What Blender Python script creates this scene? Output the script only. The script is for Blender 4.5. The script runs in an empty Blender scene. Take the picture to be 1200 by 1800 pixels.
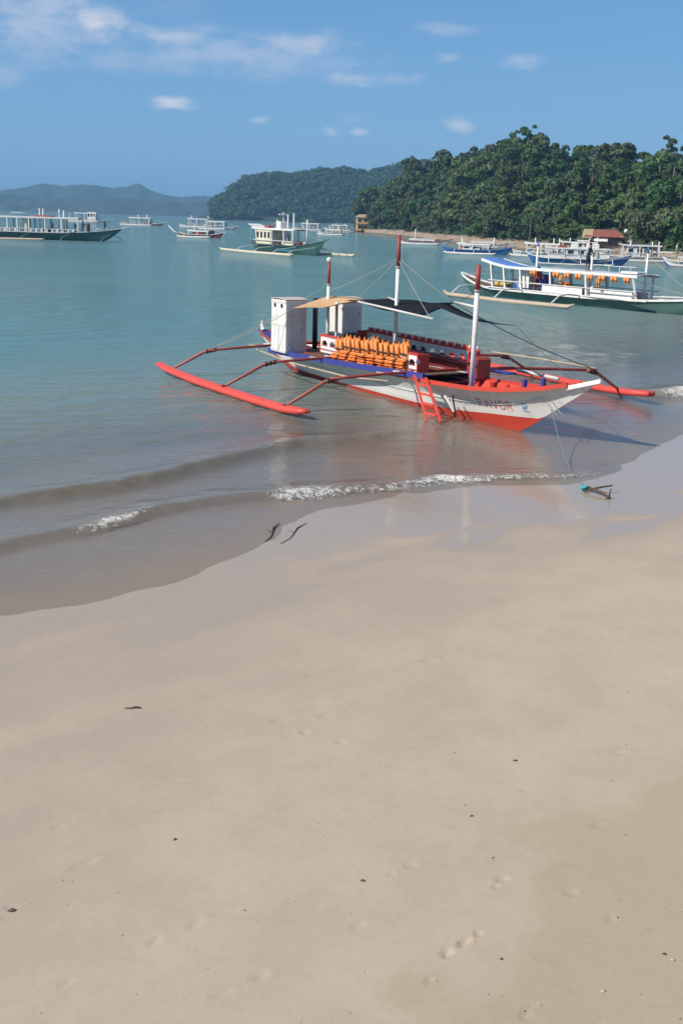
import bpy, bmesh, math, random
import numpy as np
from mathutils import Vector, Matrix, Euler

random.seed(7); RNG = np.random.default_rng(7)
SC = bpy.context.scene
COL = SC.collection
R = math.radians

# ------------------------------------------------------------------ camera
H = 5.0; F_PX = 1900.0; ROLL = math.atan(0.029); PITCH = R(15.188)
cam_d = bpy.data.cameras.new('camera'); cam = bpy.data.objects.new('camera', cam_d); COL.objects.link(cam)
cam_d.sensor_fit = 'VERTICAL'; cam_d.sensor_height = 36.0; cam_d.sensor_width = 24.0
cam_d.lens = 36.0 * F_PX / 1800.0
cam_d.clip_start = 0.1; cam_d.clip_end = 40000
_fw = Vector((0, math.cos(PITCH), -math.sin(PITCH))); _up = Vector((0, math.sin(PITCH), math.cos(PITCH))); _rt = Vector((1, 0, 0))
_c, _s = math.cos(ROLL), math.sin(ROLL)
_u = _rt * _c + _up * _s; _v = _up * _c - _rt * _s; _w = -_fw
cam.matrix_world = Matrix(((_u.x, _v.x, _w.x, 0), (_u.y, _v.y, _w.y, 0), (_u.z, _v.z, _w.z, H), (0, 0, 0, 1)))
SC.camera = cam

# ------------------------------------------------------------------ light and sky
SUN_EL = R(41); SUN_DIR = Vector((-1.0, -0.45, 0)).normalized()           # towards the sun, seen from above
SUN_AZ = math.atan2(SUN_DIR.x, SUN_DIR.y)
sun_d = bpy.data.lights.new('sun', 'SUN'); sun_d.energy = 4.6; sun_d.angle = R(0.6); sun_d.color = (1.0, 0.93, 0.82)
sun = bpy.data.objects.new('sun', sun_d); COL.objects.link(sun)
_to = Vector((SUN_DIR.x * math.cos(SUN_EL), SUN_DIR.y * math.cos(SUN_EL), math.sin(SUN_EL)))
sun.rotation_euler = _to.to_track_quat('Z', 'Y').to_euler()

world = bpy.data.worlds.new('World'); SC.world = world; world.use_nodes = True
def build_sky():
    nt = world.node_tree; N = nt.nodes; K = nt.links; N.clear()
    def nd(t, **kw):
        n = N.new(t)
        for k, v in kw.items(): setattr(n, k, v)
        return n
    def math_(op, a, b=None, clamp=False):
        n = nd('ShaderNodeMath', operation=op, use_clamp=clamp)
        for i, x in enumerate((a, b)):
            if x is None: continue
            if isinstance(x, (int, float)): n.inputs[i].default_value = x
            else: K.new(x, n.inputs[i])
        return n.outputs[0]
    out = nd('ShaderNodeOutputWorld'); bg = nd('ShaderNodeBackground'); bg.inputs[1].default_value = 0.09
    K.new(bg.outputs[0], out.inputs[0])
    sky = nd('ShaderNodeTexSky', sky_type='NISHITA', sun_disc=False, sun_elevation=SUN_EL, sun_rotation=SUN_AZ % (2 * math.pi))
    sky.air_density = 1.0; sky.dust_density = 0.1; sky.ozone_density = 2.0; sky.altitude = 200
    tc = nd('ShaderNodeTexCoord'); sp = nd('ShaderNodeSeparateXYZ'); K.new(tc.outputs['Generated'], sp.inputs[0])
    az = math_('ARCTAN2', sp.outputs[0], sp.outputs[1]); el = math_('ARCSINE', sp.outputs[2])
    # clear blue tropical air: the low sky keeps its blue instead of going yellow
    low = nd('ShaderNodeMapRange', interpolation_type='SMOOTHSTEP'); K.new(el, low.inputs[0]); low.inputs[1].default_value = -.05; low.inputs[2].default_value = .42; low.inputs[3].default_value = 1.0; low.inputs[4].default_value = 0.0
    hs = nd('ShaderNodeMix', data_type='RGBA'); K.new(math_('MULTIPLY', low.outputs[0], .92), hs.inputs[0]); K.new(sky.outputs[0], hs.inputs[6])
    grad = nd('ShaderNodeMix', data_type='RGBA'); gr = nd('ShaderNodeMapRange'); K.new(el, gr.inputs[0]); gr.inputs[1].default_value = 0.0; gr.inputs[2].default_value = .20; K.new(gr.outputs[0], grad.inputs[0])
    grad.inputs[6].default_value = (2.2, 4.45, 6.8, 1); grad.inputs[7].default_value = (.22, 2.75, 7.0, 1); K.new(grad.outputs[2], hs.inputs[7])
    # noise on the sphere, squashed in height so that clouds lie flat
    mp = nd('ShaderNodeMapping'); mp.inputs['Scale'].default_value = (1, 1, 2.6); K.new(tc.outputs['Generated'], mp.inputs[0])
    n1 = nd('ShaderNodeTexNoise'); n1.inputs['Scale'].default_value = 26; n1.inputs['Detail'].default_value = 6; n1.inputs['Roughness'].default_value = 0.6
    n2 = nd('ShaderNodeTexNoise'); n2.inputs['Scale'].default_value = 5.5; n2.inputs['Detail'].default_value = 3
    K.new(mp.outputs[0], n1.inputs[0]); K.new(mp.outputs[0], n2.inputs[0])
    jit = math_('MULTIPLY', math_('SUBTRACT', n1.outputs['Fac'], 0.5), 2.6)
    total = None
    # (azimuth, elevation, half width, half height, strength): the puffs and the sheet of the photograph
    puffs = [(-.218, .152, .030, .024, .80), (-.235, .172, .05, .016, .55), (-.150, .143, .060, .015, .55), (-.045, .1415, .050, .012, .62), (-.100, .132, .13, .022, .40),
             (.000, .117, .050, .008, .55), (-.155, .0905, .022, .0068, .85), (-.0817, .0800, .011, .004, .50), (-.0206, .0740, .012, .0060, .66),
             (.0055, .0740, .010, .0052, .50), (.0927, .0812, .015, .0068, .66), (.080, .1345, .012, .0058, .42), (.142, .1325, .022, .0085, .46),
             (.085, .157, .035, .006, .28), (-.265, .152, .085, .048, .48), (-.30, .107, .035, .012, .26), (-.003, .083, .022, .006, .20), (-.17, .125, .12, .016, .26)]
    for a0, e0, wa, we, st in puffs:
        da = math_('DIVIDE', math_('SUBTRACT', az, a0), wa); de = math_('DIVIDE', math_('SUBTRACT', el, e0), we)
        r2 = math_('ADD', math_('MULTIPLY', da, da), math_('MULTIPLY', de, de))
        f = math_('SUBTRACT', 1.15, math_('SQRT', r2))
        f = math_('ADD', f, jit)
        mr = nd('ShaderNodeMapRange', interpolation_type='SMOOTHSTEP'); K.new(f, mr.inputs[0]); mr.inputs[1].default_value = 0.0; mr.inputs[2].default_value = 1.5
        m = math_('MULTIPLY', mr.outputs[0], st * 1.05)
        total = m if total is None else math_('MAXIMUM', total, m)
    # loose fair-weather cloud over the rest of the dome
    g = nd('ShaderNodeMapRange', interpolation_type='SMOOTHSTEP'); K.new(math_('ADD', n2.outputs['Fac'], math_('MULTIPLY', jit, .08)), g.inputs[0]); g.inputs[1].default_value = .60; g.inputs[2].default_value = .82
    hi = nd('ShaderNodeMapRange', interpolation_type='SMOOTHSTEP'); K.new(el, hi.inputs[0]); hi.inputs[1].default_value = .10; hi.inputs[2].default_value = .34
    total = math_('MAXIMUM', total, math_('MULTIPLY', math_('MULTIPLY', g.outputs[0], hi.outputs[0]), .5))
    mix = nd('ShaderNodeMix', data_type='RGBA'); K.new(total, mix.inputs[0]); K.new(hs.outputs[2], mix.inputs[6])
    mix.inputs[7].default_value = (7.4, 7.4, 8.0, 1)
    K.new(mix.outputs[2], bg.inputs[0])
build_sky()
SC.view_settings.view_transform = 'Standard'; SC.view_settings.look = 'None'; SC.view_settings.gamma = 1.0
SC.view_settings.use_curve_mapping = False
SC.view_settings.exposure = 0.22
world.cycles.sampling_method = 'MANUAL'; world.cycles.sample_map_resolution = 256
SC.cycles.use_denoising = True
SC.cycles.volume_bounces = 0; SC.cycles.max_bounces = 6; SC.cycles.diffuse_bounces = 3; SC.cycles.glossy_bounces = 3; SC.cycles.transparent_max_bounces = 12
SC.cycles.caustics_reflective = False; SC.cycles.caustics_refractive = False

# ------------------------------------------------------------------ helpers: materials
MATS = {}
def _nt(name):
    m = bpy.data.materials.new(name); m.use_nodes = True
    try: m.use_transparent_shadow = True
    except AttributeError: pass
    nt = m.node_tree; nt.nodes.clear()
    return m, nt
def _add(nt, t, **kw):
    n = nt.nodes.new(t)
    for k, v in kw.items(): setattr(n, k, v)
    return n
def _m(nt, op, a, b=None, clamp=False):
    n = _add(nt, 'ShaderNodeMath', operation=op, use_clamp=clamp)
    for i, x in enumerate((a, b)):
        if x is None: continue
        if isinstance(x, (int, float)): n.inputs[i].default_value = x
        else: nt.links.new(x, n.inputs[i])
    return n.outputs[0]
def _mixc(nt, fac, a, b, blend='MIX'):
    n = _add(nt, 'ShaderNodeMix', data_type='RGBA', blend_type=blend)
    for i, x in ((0, fac), (6, a), (7, b)):
        if isinstance(x, (int, float)): n.inputs[i].default_value = x
        elif isinstance(x, tuple): n.inputs[i].default_value = (*x[:3], 1)
        else: nt.links.new(x, n.inputs[i])
    return n.outputs[2]
def _noise(nt, scale, detail=4, rough=.55, vec=None, coord='Object'):
    n = _add(nt, 'ShaderNodeTexNoise'); n.inputs['Scale'].default_value = scale; n.inputs['Detail'].default_value = detail; n.inputs['Roughness'].default_value = rough
    if vec is None:
        tc = _add(nt, 'ShaderNodeTexCoord'); vec = tc.outputs[coord]
    nt.links.new(vec, n.inputs[0]); return n.outputs['Fac']
def _range(nt, x, a, b, c=0., d=1., smooth=True):
    n = _add(nt, 'ShaderNodeMapRange', interpolation_type='SMOOTHSTEP' if smooth else 'LINEAR')
    nt.links.new(x, n.inputs[0])
    for i, v in enumerate((a, b, c, d)): n.inputs[i + 1].default_value = v
    return n.outputs[0]
def paint(name, col, rough=.5, wear=.25, scale=6., bump=.0, dirt=(.16, .13, .10)):
    """painted or plain surface with faded patches, grime and a little unevenness"""
    if name in MATS: return MATS[name]
    m, nt = _nt(name); K = nt.links
    out = _add(nt, 'ShaderNodeOutputMaterial'); p = _add(nt, 'ShaderNodeBsdfPrincipled'); K.new(p.outputs[0], out.inputs[0])
    f1 = _noise(nt, scale, 6, .65); f2 = _noise(nt, scale * .25, 3)
    c = _mixc(nt, _range(nt, f2, .35, .7, 0, .35), col, tuple(min(1, x * .72) for x in col))
    tc = _add(nt, 'ShaderNodeTexCoord'); mp = _add(nt, 'ShaderNodeMapping'); mp.inputs['Scale'].default_value = (1, 1, .12); K.new(tc.outputs['Object'], mp.inputs[0])
    f3 = _noise(nt, scale * 1.6, 4, .6, mp.outputs[0])
    c = _mixc(nt, _range(nt, f3, .55, .80, 0, wear * 1.1), c, tuple(x * .55 + d * .25 for x, d in zip(col, dirt)))
    c = _mixc(nt, _range(nt, f1, .52, .78, 0, wear), c, dirt)
    K.new(c, p.inputs['Base Color']); K.new(_range(nt, f1, .3, .7, rough * .8, min(1, rough * 1.2)), p.inputs['Roughness'])
    p.inputs['Specular IOR Level'].default_value = .35
    if bump:
        b = _add(nt, 'ShaderNodeBump'); b.inputs['Strength'].default_value = bump; b.inputs['Distance'].default_value = .02
        K.new(_noise(nt, scale * 3, 3), b.inputs['Height']); K.new(b.outputs[0], p.inputs['Normal'])
    MATS[name] = m; return m

# ------------------------------------------------------------------ helpers: meshes
class MB:
    def __init__(s): s.v = []; s.f = []; s.m = []
    def add(s, vs, fs, mi=0):
        o = len(s.v); s.v += [tuple(v) for v in vs]; s.f += [tuple(i + o for i in f) for f in fs]; s.m += [mi] * len(fs); return s
    def box(s, c, size, rot=None, mi=0, bev=0.):
        hx, hy, hz = (x * .5 for x in size)
        vs = []
        if bev <= 0:
            vs = [Vector((sx * hx, sy * hy, sz * hz)) for sx in (-1, 1) for sy in (-1, 1) for sz in (-1, 1)]
            fs = [(0, 1, 3, 2), (4, 6, 7, 5), (0, 4, 5, 1), (2, 3, 7, 6), (0, 2, 6, 4), (1, 5, 7, 3)]
        else:
            b = min(bev, hx * .9, hy * .9, hz * .9)
            ring = lambda z, ix, iy: [Vector((x, y, z)) for x, y in ((-hx + ix, -hy), (hx - ix, -hy), (hx, -hy + iy), (hx, hy - iy), (hx - ix, hy), (-hx + ix, hy), (-hx, hy - iy), (-hx, -hy + iy))]
            sc = lambda r: [Vector((q.x * (hx - b) / hx, q.y * (hy - b) / hy, q.z)) for q in r]
            r0 = sc(ring(-hz, b, b)); r1 = ring(-hz + b, b, b); r2 = ring(hz - b, b, b); r3 = sc(ring(hz, b, b))
            vs = r0 + r1 + r2 + r3; fs = [tuple(range(7, -1, -1)), tuple(range(24, 32))]
            for k in range(3):
                for i in range(8): j = (i + 1) % 8; fs.append((k * 8 + i, k * 8 + j, k * 8 + 8 + j, k * 8 + 8 + i))
        c = Vector(c)
        if rot is not None:
            M = rot if isinstance(rot, Matrix) else Euler(rot).to_matrix()
            vs = [M @ v for v in vs]
        return s.add([v + c for v in vs], fs, mi)
    def tube(s, pts, rad, seg=8, mi=0, cap=True):
        pts = [Vector(p) for p in pts]; n = len(pts)
        rads = rad if isinstance(rad, (list, tuple)) else [rad] * n
        vs = []; fs = []
        for i, p in enumerate(pts):
            t = (pts[min(i + 1, n - 1)] - pts[max(i - 1, 0)]).normalized()
            a = Vector((0, 0, 1)) if abs(t.z) < .9 else Vector((1, 0, 0))
            x = t.cross(a).normalized(); y = x.cross(t).normalized()
            for k in range(seg):
                an = 2 * math.pi * k / seg
                vs.append(p + (x * math.cos(an) + y * math.sin(an)) * rads[i])
        for i in range(n - 1):
            for k in range(seg):
                k2 = (k + 1) % seg
                fs.append((i * seg + k, i * seg + k2, (i + 1) * seg + k2, (i + 1) * seg + k))
        if cap: fs.append(tuple(range(seg - 1, -1, -1))); fs.append(tuple((n - 1) * seg + k for k in range(seg)))
        return s.add(vs, fs, mi)
    def bar(s, a, b, w, h=None, mi=0):
        a = Vector(a); b = Vector(b); d = b - a; h = h or w
        q = d.to_track_quat('X', 'Z').to_matrix()
        return s.box((a + b) * .5, (d.length, w, h), q, mi)
    def sheet(s, grid, thick=0., mi=0):
        """grid of points -> surface, optionally with a thickness downwards"""
        nr, nc = len(grid), len(grid[0])
        top = [Vector(p) for r in grid for p in r]
        fs = [(i * nc + j, i * nc + j + 1, (i + 1) * nc + j + 1, (i + 1) * nc + j) for i in range(nr - 1) for j in range(nc - 1)]
        if not thick: return s.add(top, fs, mi)
        o = len(top); bot = [p - Vector((0, 0, thick)) for p in top]
        fs2 = [tuple(reversed([i + o for i in f])) for f in fs]
        edge = [j for j in range(nc)] + [i * nc + nc - 1 for i in range(1, nr)] + [(nr - 1) * nc + j for j in range(nc - 2, -1, -1)] + [i * nc for i in range(nr - 2, 0, -1)]
        for a, b in zip(edge, edge[1:] + edge[:1]): fs2.append((b, a, a + o, b + o))
        return s.add(top + bot, fs + fs2, mi)
    def ball(s, c, r, nu=10, nv=6, sq=(1, 1, 1), mi=0):
        c = Vector(c); vs = []; fs = []
        for i in range(nv + 1):
            th = math.pi * i / nv
            for k in range(nu):
                ph = 2 * math.pi * k / nu
                vs.append(c + Vector((r * sq[0] * math.sin(th) * math.cos(ph), r * sq[1] * math.sin(th) * math.sin(ph), r * sq[2] * math.cos(th))))
        for i in range(nv):
            for k in range(nu):
                k2 = (k + 1) % nu; fs.append((i * nu + k, (i + 1) * nu + k, (i + 1) * nu + k2, i * nu + k2))
        return s.add(vs, fs, mi)
    def mesh(s, name, mats, smooth=False):
        me = bpy.data.meshes.new(name); me.from_pydata(s.v, [], s.f)
        for m in (mats if isinstance(mats, (list, tuple)) else [mats]): me.materials.append(m)
        if any(s.m): me.polygons.foreach_set('material_index', s.m)
        if smooth: me.polygons.foreach_set('use_smooth', [True] * len(s.f))
        me.validate(); me.update(); return me
    def build(s, name, mats, parent=None, smooth=False):
        o = bpy.data.objects.new(name, s.mesh(name, mats, smooth)); COL.objects.link(o)
        if parent is not None: o.parent = parent
        return o
def tag(o, label=None, cat=None, group=None, kind=None):
    if label: o['label'] = label
    if cat: o['category'] = cat
    if group: o['group'] = group
    if kind: o['kind'] = kind
    return o
def empty(name, loc, rz=0., scale=1.):
    o = bpy.data.objects.new(name, None); COL.objects.link(o); o.location = loc; o.rotation_euler = (0, 0, rz); o.scale = (scale,) * 3
    o.empty_display_size = .3; return o
KIDS = {}
def copy_tree(o, parent=None):
    c = o.copy(); COL.objects.link(c); c.parent = parent
    for ch in o.children: copy_tree(ch, c)
    return c
def lerp_tab(tab, x):
    return float(np.interp(x, [t[0] for t in tab], [t[1] for t in tab]))

# ------------------------------------------------------------------ the coast: shoreline, wave lines, heights
SHORE = np.array([(-400, -330), (-60, -42), (-20, -2), (-8, 9.6), (-4.3, 12.89), (-3.34, 13.41), (-2.38, 14.47), (-1.69, 15.46), (-1.08, 16.56), (-.87, 17.57), (-.41, 18.5),
    (.41, 19.06), (1.28, 19.88), (2.2, 20.44), (3.36, 20.81), (4.54, 21.1), (5.46, 22.12), (6.9, 24.44), (8.34, 26.6), (11.0, 30.6), (14.5, 34.6), (24, 46), (42, 78),
    (60, 118), (62, 145), (54, 165), (49, 182), (44.5, 199), (41.2, 233), (35.5, 261), (30.9, 293), (25.8, 346), (17.7, 405), (6, 462), (12, 500), (60, 560), (300, 640), (1500, 900), (4200, 1600)])
def poly_sd(X, Y, P):
    """signed distance to a polyline (positive on its right-hand side) and position along it"""
    best = np.full(X.shape, 1e12); sgn = np.zeros(X.shape); par = np.zeros(X.shape); acc = 0.
    for (ax, ay), (bx, by) in zip(P[:-1], P[1:]):
        dx, dy = bx - ax, by - ay; L = math.hypot(dx, dy)
        t = np.clip(((X - ax) * dx + (Y - ay) * dy) / (L * L), 0, 1)
        ex = X - (ax + t * dx); ey = Y - (ay + t * dy); d2 = ex * ex + ey * ey
        s = np.where(dx * (Y - ay) - dy * (X - ax) < 0, 1., -1.)
        k = d2 < best - 1e-12
        best = np.where(k, d2, best); sgn = np.where(k, s, sgn); par = np.where(k, acc + t * L, par); acc += L
    return np.sqrt(best) * sgn, par
def vnoise(X, Y, sc, seed=0):
    """smooth value noise, numpy"""
    x = X / sc; y = Y / sc; xi = np.floor(x).astype(np.int64); yi = np.floor(y).astype(np.int64); fx = x - xi; fy = y - yi
    fx = fx * fx * (3 - 2 * fx); fy = fy * fy * (3 - 2 * fy)
    def h(a, b):
        n = (a * 374761393 + b * 668265263 + seed * 1442695041) & 0x7fffffff
        n = ((n ^ (n >> 13)) * 1274126177) & 0x7fffffff
        return ((n ^ (n >> 16)) & 0xffff) / 65535.0
    return (h(xi, yi) * (1 - fx) + h(xi + 1, yi) * fx) * (1 - fy) + (h(xi, yi + 1) * (1 - fx) + h(xi + 1, yi + 1) * fx) * fy
def sstep(x, a, b):
    t = np.clip((x - a) / (b - a), 0, 1); return t * t * (3 - 2 * t)
PRINTS = []   # footprints and scuffs: x, y, angle, length, width, depth
def beach_height(X, Y, sd=None):
    if sd is None: sd, _ = poly_sd(X, Y, SHORE)
    jag = (vnoise(X, Y, 1.6, 3) - .5) * .16 + (vnoise(X, Y, .42, 4) - .5) * .10 + (vnoise(X, Y, .16, 8) - .5) * .04
    s = sd + jag * np.exp(-np.abs(sd) / 3.)
    land = .018 * np.clip(s, 0, 5) + .038 * np.clip(s - 5, 0, 25) + .05 * np.clip(s - 30, 0, 60)
    sea = -.020 * np.clip(-s, 0, 6.5) - .075 * np.clip(-s - 6.5, 0, 60) - .03 * np.clip(-s - 66, 0, 100)
    z = np.where(s > 0, land, sea)
    z = z + sstep(s, 1.5, 6) * ((vnoise(X, Y, 1.7, 5) - .5) * .03 + (vnoise(X, Y, .5, 6) - .5) * .010) * np.exp(-np.clip(s - 40, 0, 1e4) / 40)
    for px, py, an, ln, wd, dp in PRINTS:
        m = (np.abs(X - px) < .5) & (np.abs(Y - py) < .5)
        if not m.any(): continue
        dx, dy = X[m] - px, Y[m] - py; a = dx * math.cos(an) + dy * math.sin(an); b = -dx * math.sin(an) + dy * math.cos(an)
        r = np.sqrt((a / ln) ** 2 + (b / wd) ** 2)
        z[m] += -dp * 1.1 * np.exp(-(r ** 4)) + dp * .22 * np.exp(-((r - 1.5) / .35) ** 2)
    return z
def axis(lo, hi, fine, mid, far_lo, far_hi):
    """fine[]: (from, to, step) blocks, then growing steps out to the far limits"""
    v = []
    for a, b, st in fine: v += list(np.arange(a, b - st * .4, st))
    v.append(fine[-1][1]); st = fine[-1][2]; x = v[-1]
    while x < far_hi: st *= mid; x += st; v.append(x)
    st = fine[0][2]; x = v[0]; w = []
    while x > far_lo: st *= mid; x -= st; w.append(x)
    return np.array(w[::-1] + v)
def grid_object(name, xs, ys, zf, mat, attrs=None):
    X, Y = np.meshgrid(xs, ys); Z, A = zf(X, Y)
    nx, ny = len(xs), len(ys); me = bpy.data.meshes.new(name)
    me.vertices.add(nx * ny); me.vertices.foreach_set('co', np.stack([X, Y, Z], -1).astype(np.float32).ravel())
    i = np.arange(nx - 1)[None, :] + np.arange(ny - 1)[:, None] * nx
    q = np.stack([i, i + 1, i + 1 + nx, i + nx], -1).reshape(-1, 4)
    me.loops.add(q.size); me.loops.foreach_set('vertex_index', q.ravel().astype(np.int32))
    me.polygons.add(len(q)); me.polygons.foreach_set('loop_start', (np.arange(len(q)) * 4).astype(np.int32))
    me.polygons.foreach_set('use_smooth', np.ones(len(q), bool))
    for k, a in A.items():
        at = me.attributes.new(k, 'FLOAT', 'POINT'); at.data.foreach_set('value', a.astype(np.float32).ravel())
    me.materials.append(mat); me.update(calc_edges=True); me.validate()
    o = bpy.data.objects.new(name, me); COL.objects.link(o); return o

# footprints: trail and single scuffs on the open sand
for (x, y, an, ln, wd, dp) in [(.93, 6.42, .75, .062, .024, .026), (.80, 6.30, 1.3, .045, .03, .022), (1.04, 6.52, 1.2, .04, .022, .022), (1.30, 7.20, .4, .055, .025, .016), (1.24, 7.10, 1.2, .04, .02, .016),
        (1.24, 5.72, 1.15, .085, .014, .016), (1.30, 5.78, 1.1, .05, .012, .012), (.62, 7.38, .2, .06, .035, .010), (.46, 7.26, 1.3, .03, .02, .012), (1.78, 7.02, .3, .05, .04, .010),
        (-1.92, 7.37, .75, .12, .035, .009), (-.45, 6.05, .6, .06, .04, .010), (-.68, 5.87, .5, .07, .025, .010), (-2.25, 7.92, .0, .06, .02, .008), (1.06, 11.66, .1, .09, .03, .012), (1.25, 11.75, .2, .04, .03, .010),
        (1.69, 8.63, .2, .06, .02, .010), (2.70, 9.34, .0, .09, .025, .012), (-.55, 10.0, .3, .10, .04, .010), (-.30, 9.75, .9, .05, .04, .010), (-.1, 10.1, .2, .07, .03, .008), (.05, 9.55, .5, .05, .04, .008),
        (.66, 6.02, .9, .05, .02, .010), (1.67, 5.6, .8, .05, .02, .010), (-1.5, 8.7, .3, .16, .03, .006), (-.75, 6.75, .4, .1, .035, .006), (.30, 8.9, .6, .06, .03, .006), (2.2, 8.0, .4, .06, .03, .007), (-2.4, 6.2, .4, .06, .03, .008),
        (-1.2, 6.4, 1.1, .06, .025, .009), (-.95, 6.6, 1.1, .07, .03, .008), (-1.7, 5.95, .9, .06, .025, .008), (2.0, 6.7, 1.0, .06, .03, .008), (.2, 6.6, .9, .07, .03, .007), (-2.3, 6.8, .2, .06, .02, .012)]:
    PRINTS.append((x, y, an, ln, wd, dp * .8))

DRY = np.array([(-30, -18), (-8, 4.6), (-3.39, 9.99), (-2.74, 10.88), (-1.75, 11.76), (-.82, 12.77), (.03, 13.91), (.87, 15.39), (2.77, 16.78), (4.3, 17.43), (5.9, 18.03), (9, 20.5), (14, 28), (30, 44), (60, 90), (75, 118), (80, 180), (60, 230), (40, 350), (20, 470)])
DRY2 = np.array([(-2, 4.2), (-.25, 5.43), (.23, 5.72), (.76, 6.09), (1.26, 6.47), (1.35, 7.08), (1.68, 7.81), (3.15, 8.85), (5.5, 10.6), (12, 15), (40, 40)])
def sand_fields(X, Y):
    sd, _ = poly_sd(X, Y, SHORE); z = beach_height(X, Y, sd)
    dw, _ = poly_sd(X, Y, DRY); d2, _ = poly_sd(X, Y, DRY2)
    U = X * .77 + Y * .64; V = Y * .77 - X * .64
    band = (vnoise(U * .22, V, .55, 15) - .5) * 2.4 + (vnoise(U * .3, V, .22, 16) - .5) * .8
    streak = (vnoise(X * .45 + Y * .9, Y * .45 - X * .9, 1.2, 11) - .5) * 1.1 + (vnoise(X, Y, .45, 12) - .5) * .35
    return z, {'wet': (1 - sstep(dw + streak + band * .55, -1.5, .5)) * (.62 + .38 * sstep(X + .35 * (Y - 16), -2.6, .6)), 'damp': 1 - sstep(dw + streak * 1.2 + band * 1.5, -.5, 3.8), 'dry': sstep(d2 + (vnoise(X, Y, .5, 13) - .5) * .7 + (vnoise(X, Y, .12, 14) - .5) * .2, -.12, .25)}

def sand_material():
    m, nt = _nt('beach_sand'); K = nt.links
    out = _add(nt, 'ShaderNodeOutputMaterial'); p = _add(nt, 'ShaderNodeBsdfPrincipled'); K.new(p.outputs[0], out.inputs[0])
    at = lambda n: _add(nt, 'ShaderNodeAttribute', attribute_name=n).outputs['Fac']
    wet, damp, dry = at('wet'), at('damp'), at('dry')
    g1 = _noise(nt, 1.3, 5, .6); g2 = _noise(nt, 55, 4, .7); g3 = _noise(nt, 7, 4, .6); g4 = _noise(nt, 260, 2, .6)
    c = _mixc(nt, _range(nt, g1, .3, .7), (.435, .366, .285), (.48, .402, .312))
    c = _mixc(nt, _m(nt, 'MULTIPLY', dry, .75), c, (.40, .335, .225))
    c = _mixc(nt, _range(nt, g3, .45, .75, 0, .16), c, (.30, .25, .18))
    c = _mixc(nt, _range(nt, g2, .55, .8, 0, .22), c, (.24, .19, .13))
    c = _mixc(nt, _range(nt, g4, .62, .8, 0, .35), c, (.16, .13, .10))
    c = _mixc(nt, _m(nt, 'MULTIPLY', damp, .60), c, (.36, .305, .255))
    c = _mixc(nt, _m(nt, 'MULTIPLY', wet, .75), c, (.385, .312, .25))
    K.new(c, p.inputs['Base Color'])
    K.new(_m(nt, 'MULTIPLY', _range(nt, wet, .15, .85, .92, .11), _range(nt, g3, .35, .7, .75, 1.6)), p.inputs['Roughness'])
    K.new(_range(nt, wet, .1, .9, .18, .40), p.inputs['Specular IOR Level'])
    b = _add(nt, 'ShaderNodeBump'); b.inputs['Distance'].default_value = .012
    hgt = _m(nt, 'ADD', _m(nt, 'MULTIPLY', g2, .35), _m(nt, 'ADD', _m(nt, 'MULTIPLY', g4, .12), g3))
    K.new(hgt, b.inputs['Height']); K.new(_range(nt, wet, .1, .8, .34, .035), b.inputs['Strength']); K.new(b.outputs[0], p.inputs['Normal'])
    return m
gx = axis(0, 0, [(-9, -3.2, .06), (-3.2, 4.2, .026), (4.2, 13, .06)], 1.09, -4300, 4300)
gy = axis(0, 0, [(4.6, 12, .026), (12, 34, .06)], 1.08, -400, 5000)
beach = grid_object('beach', gx, gy, sand_fields, sand_material())
tag(beach, 'pale tan sand beach sloping down to the water', None, kind='structure')

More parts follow.
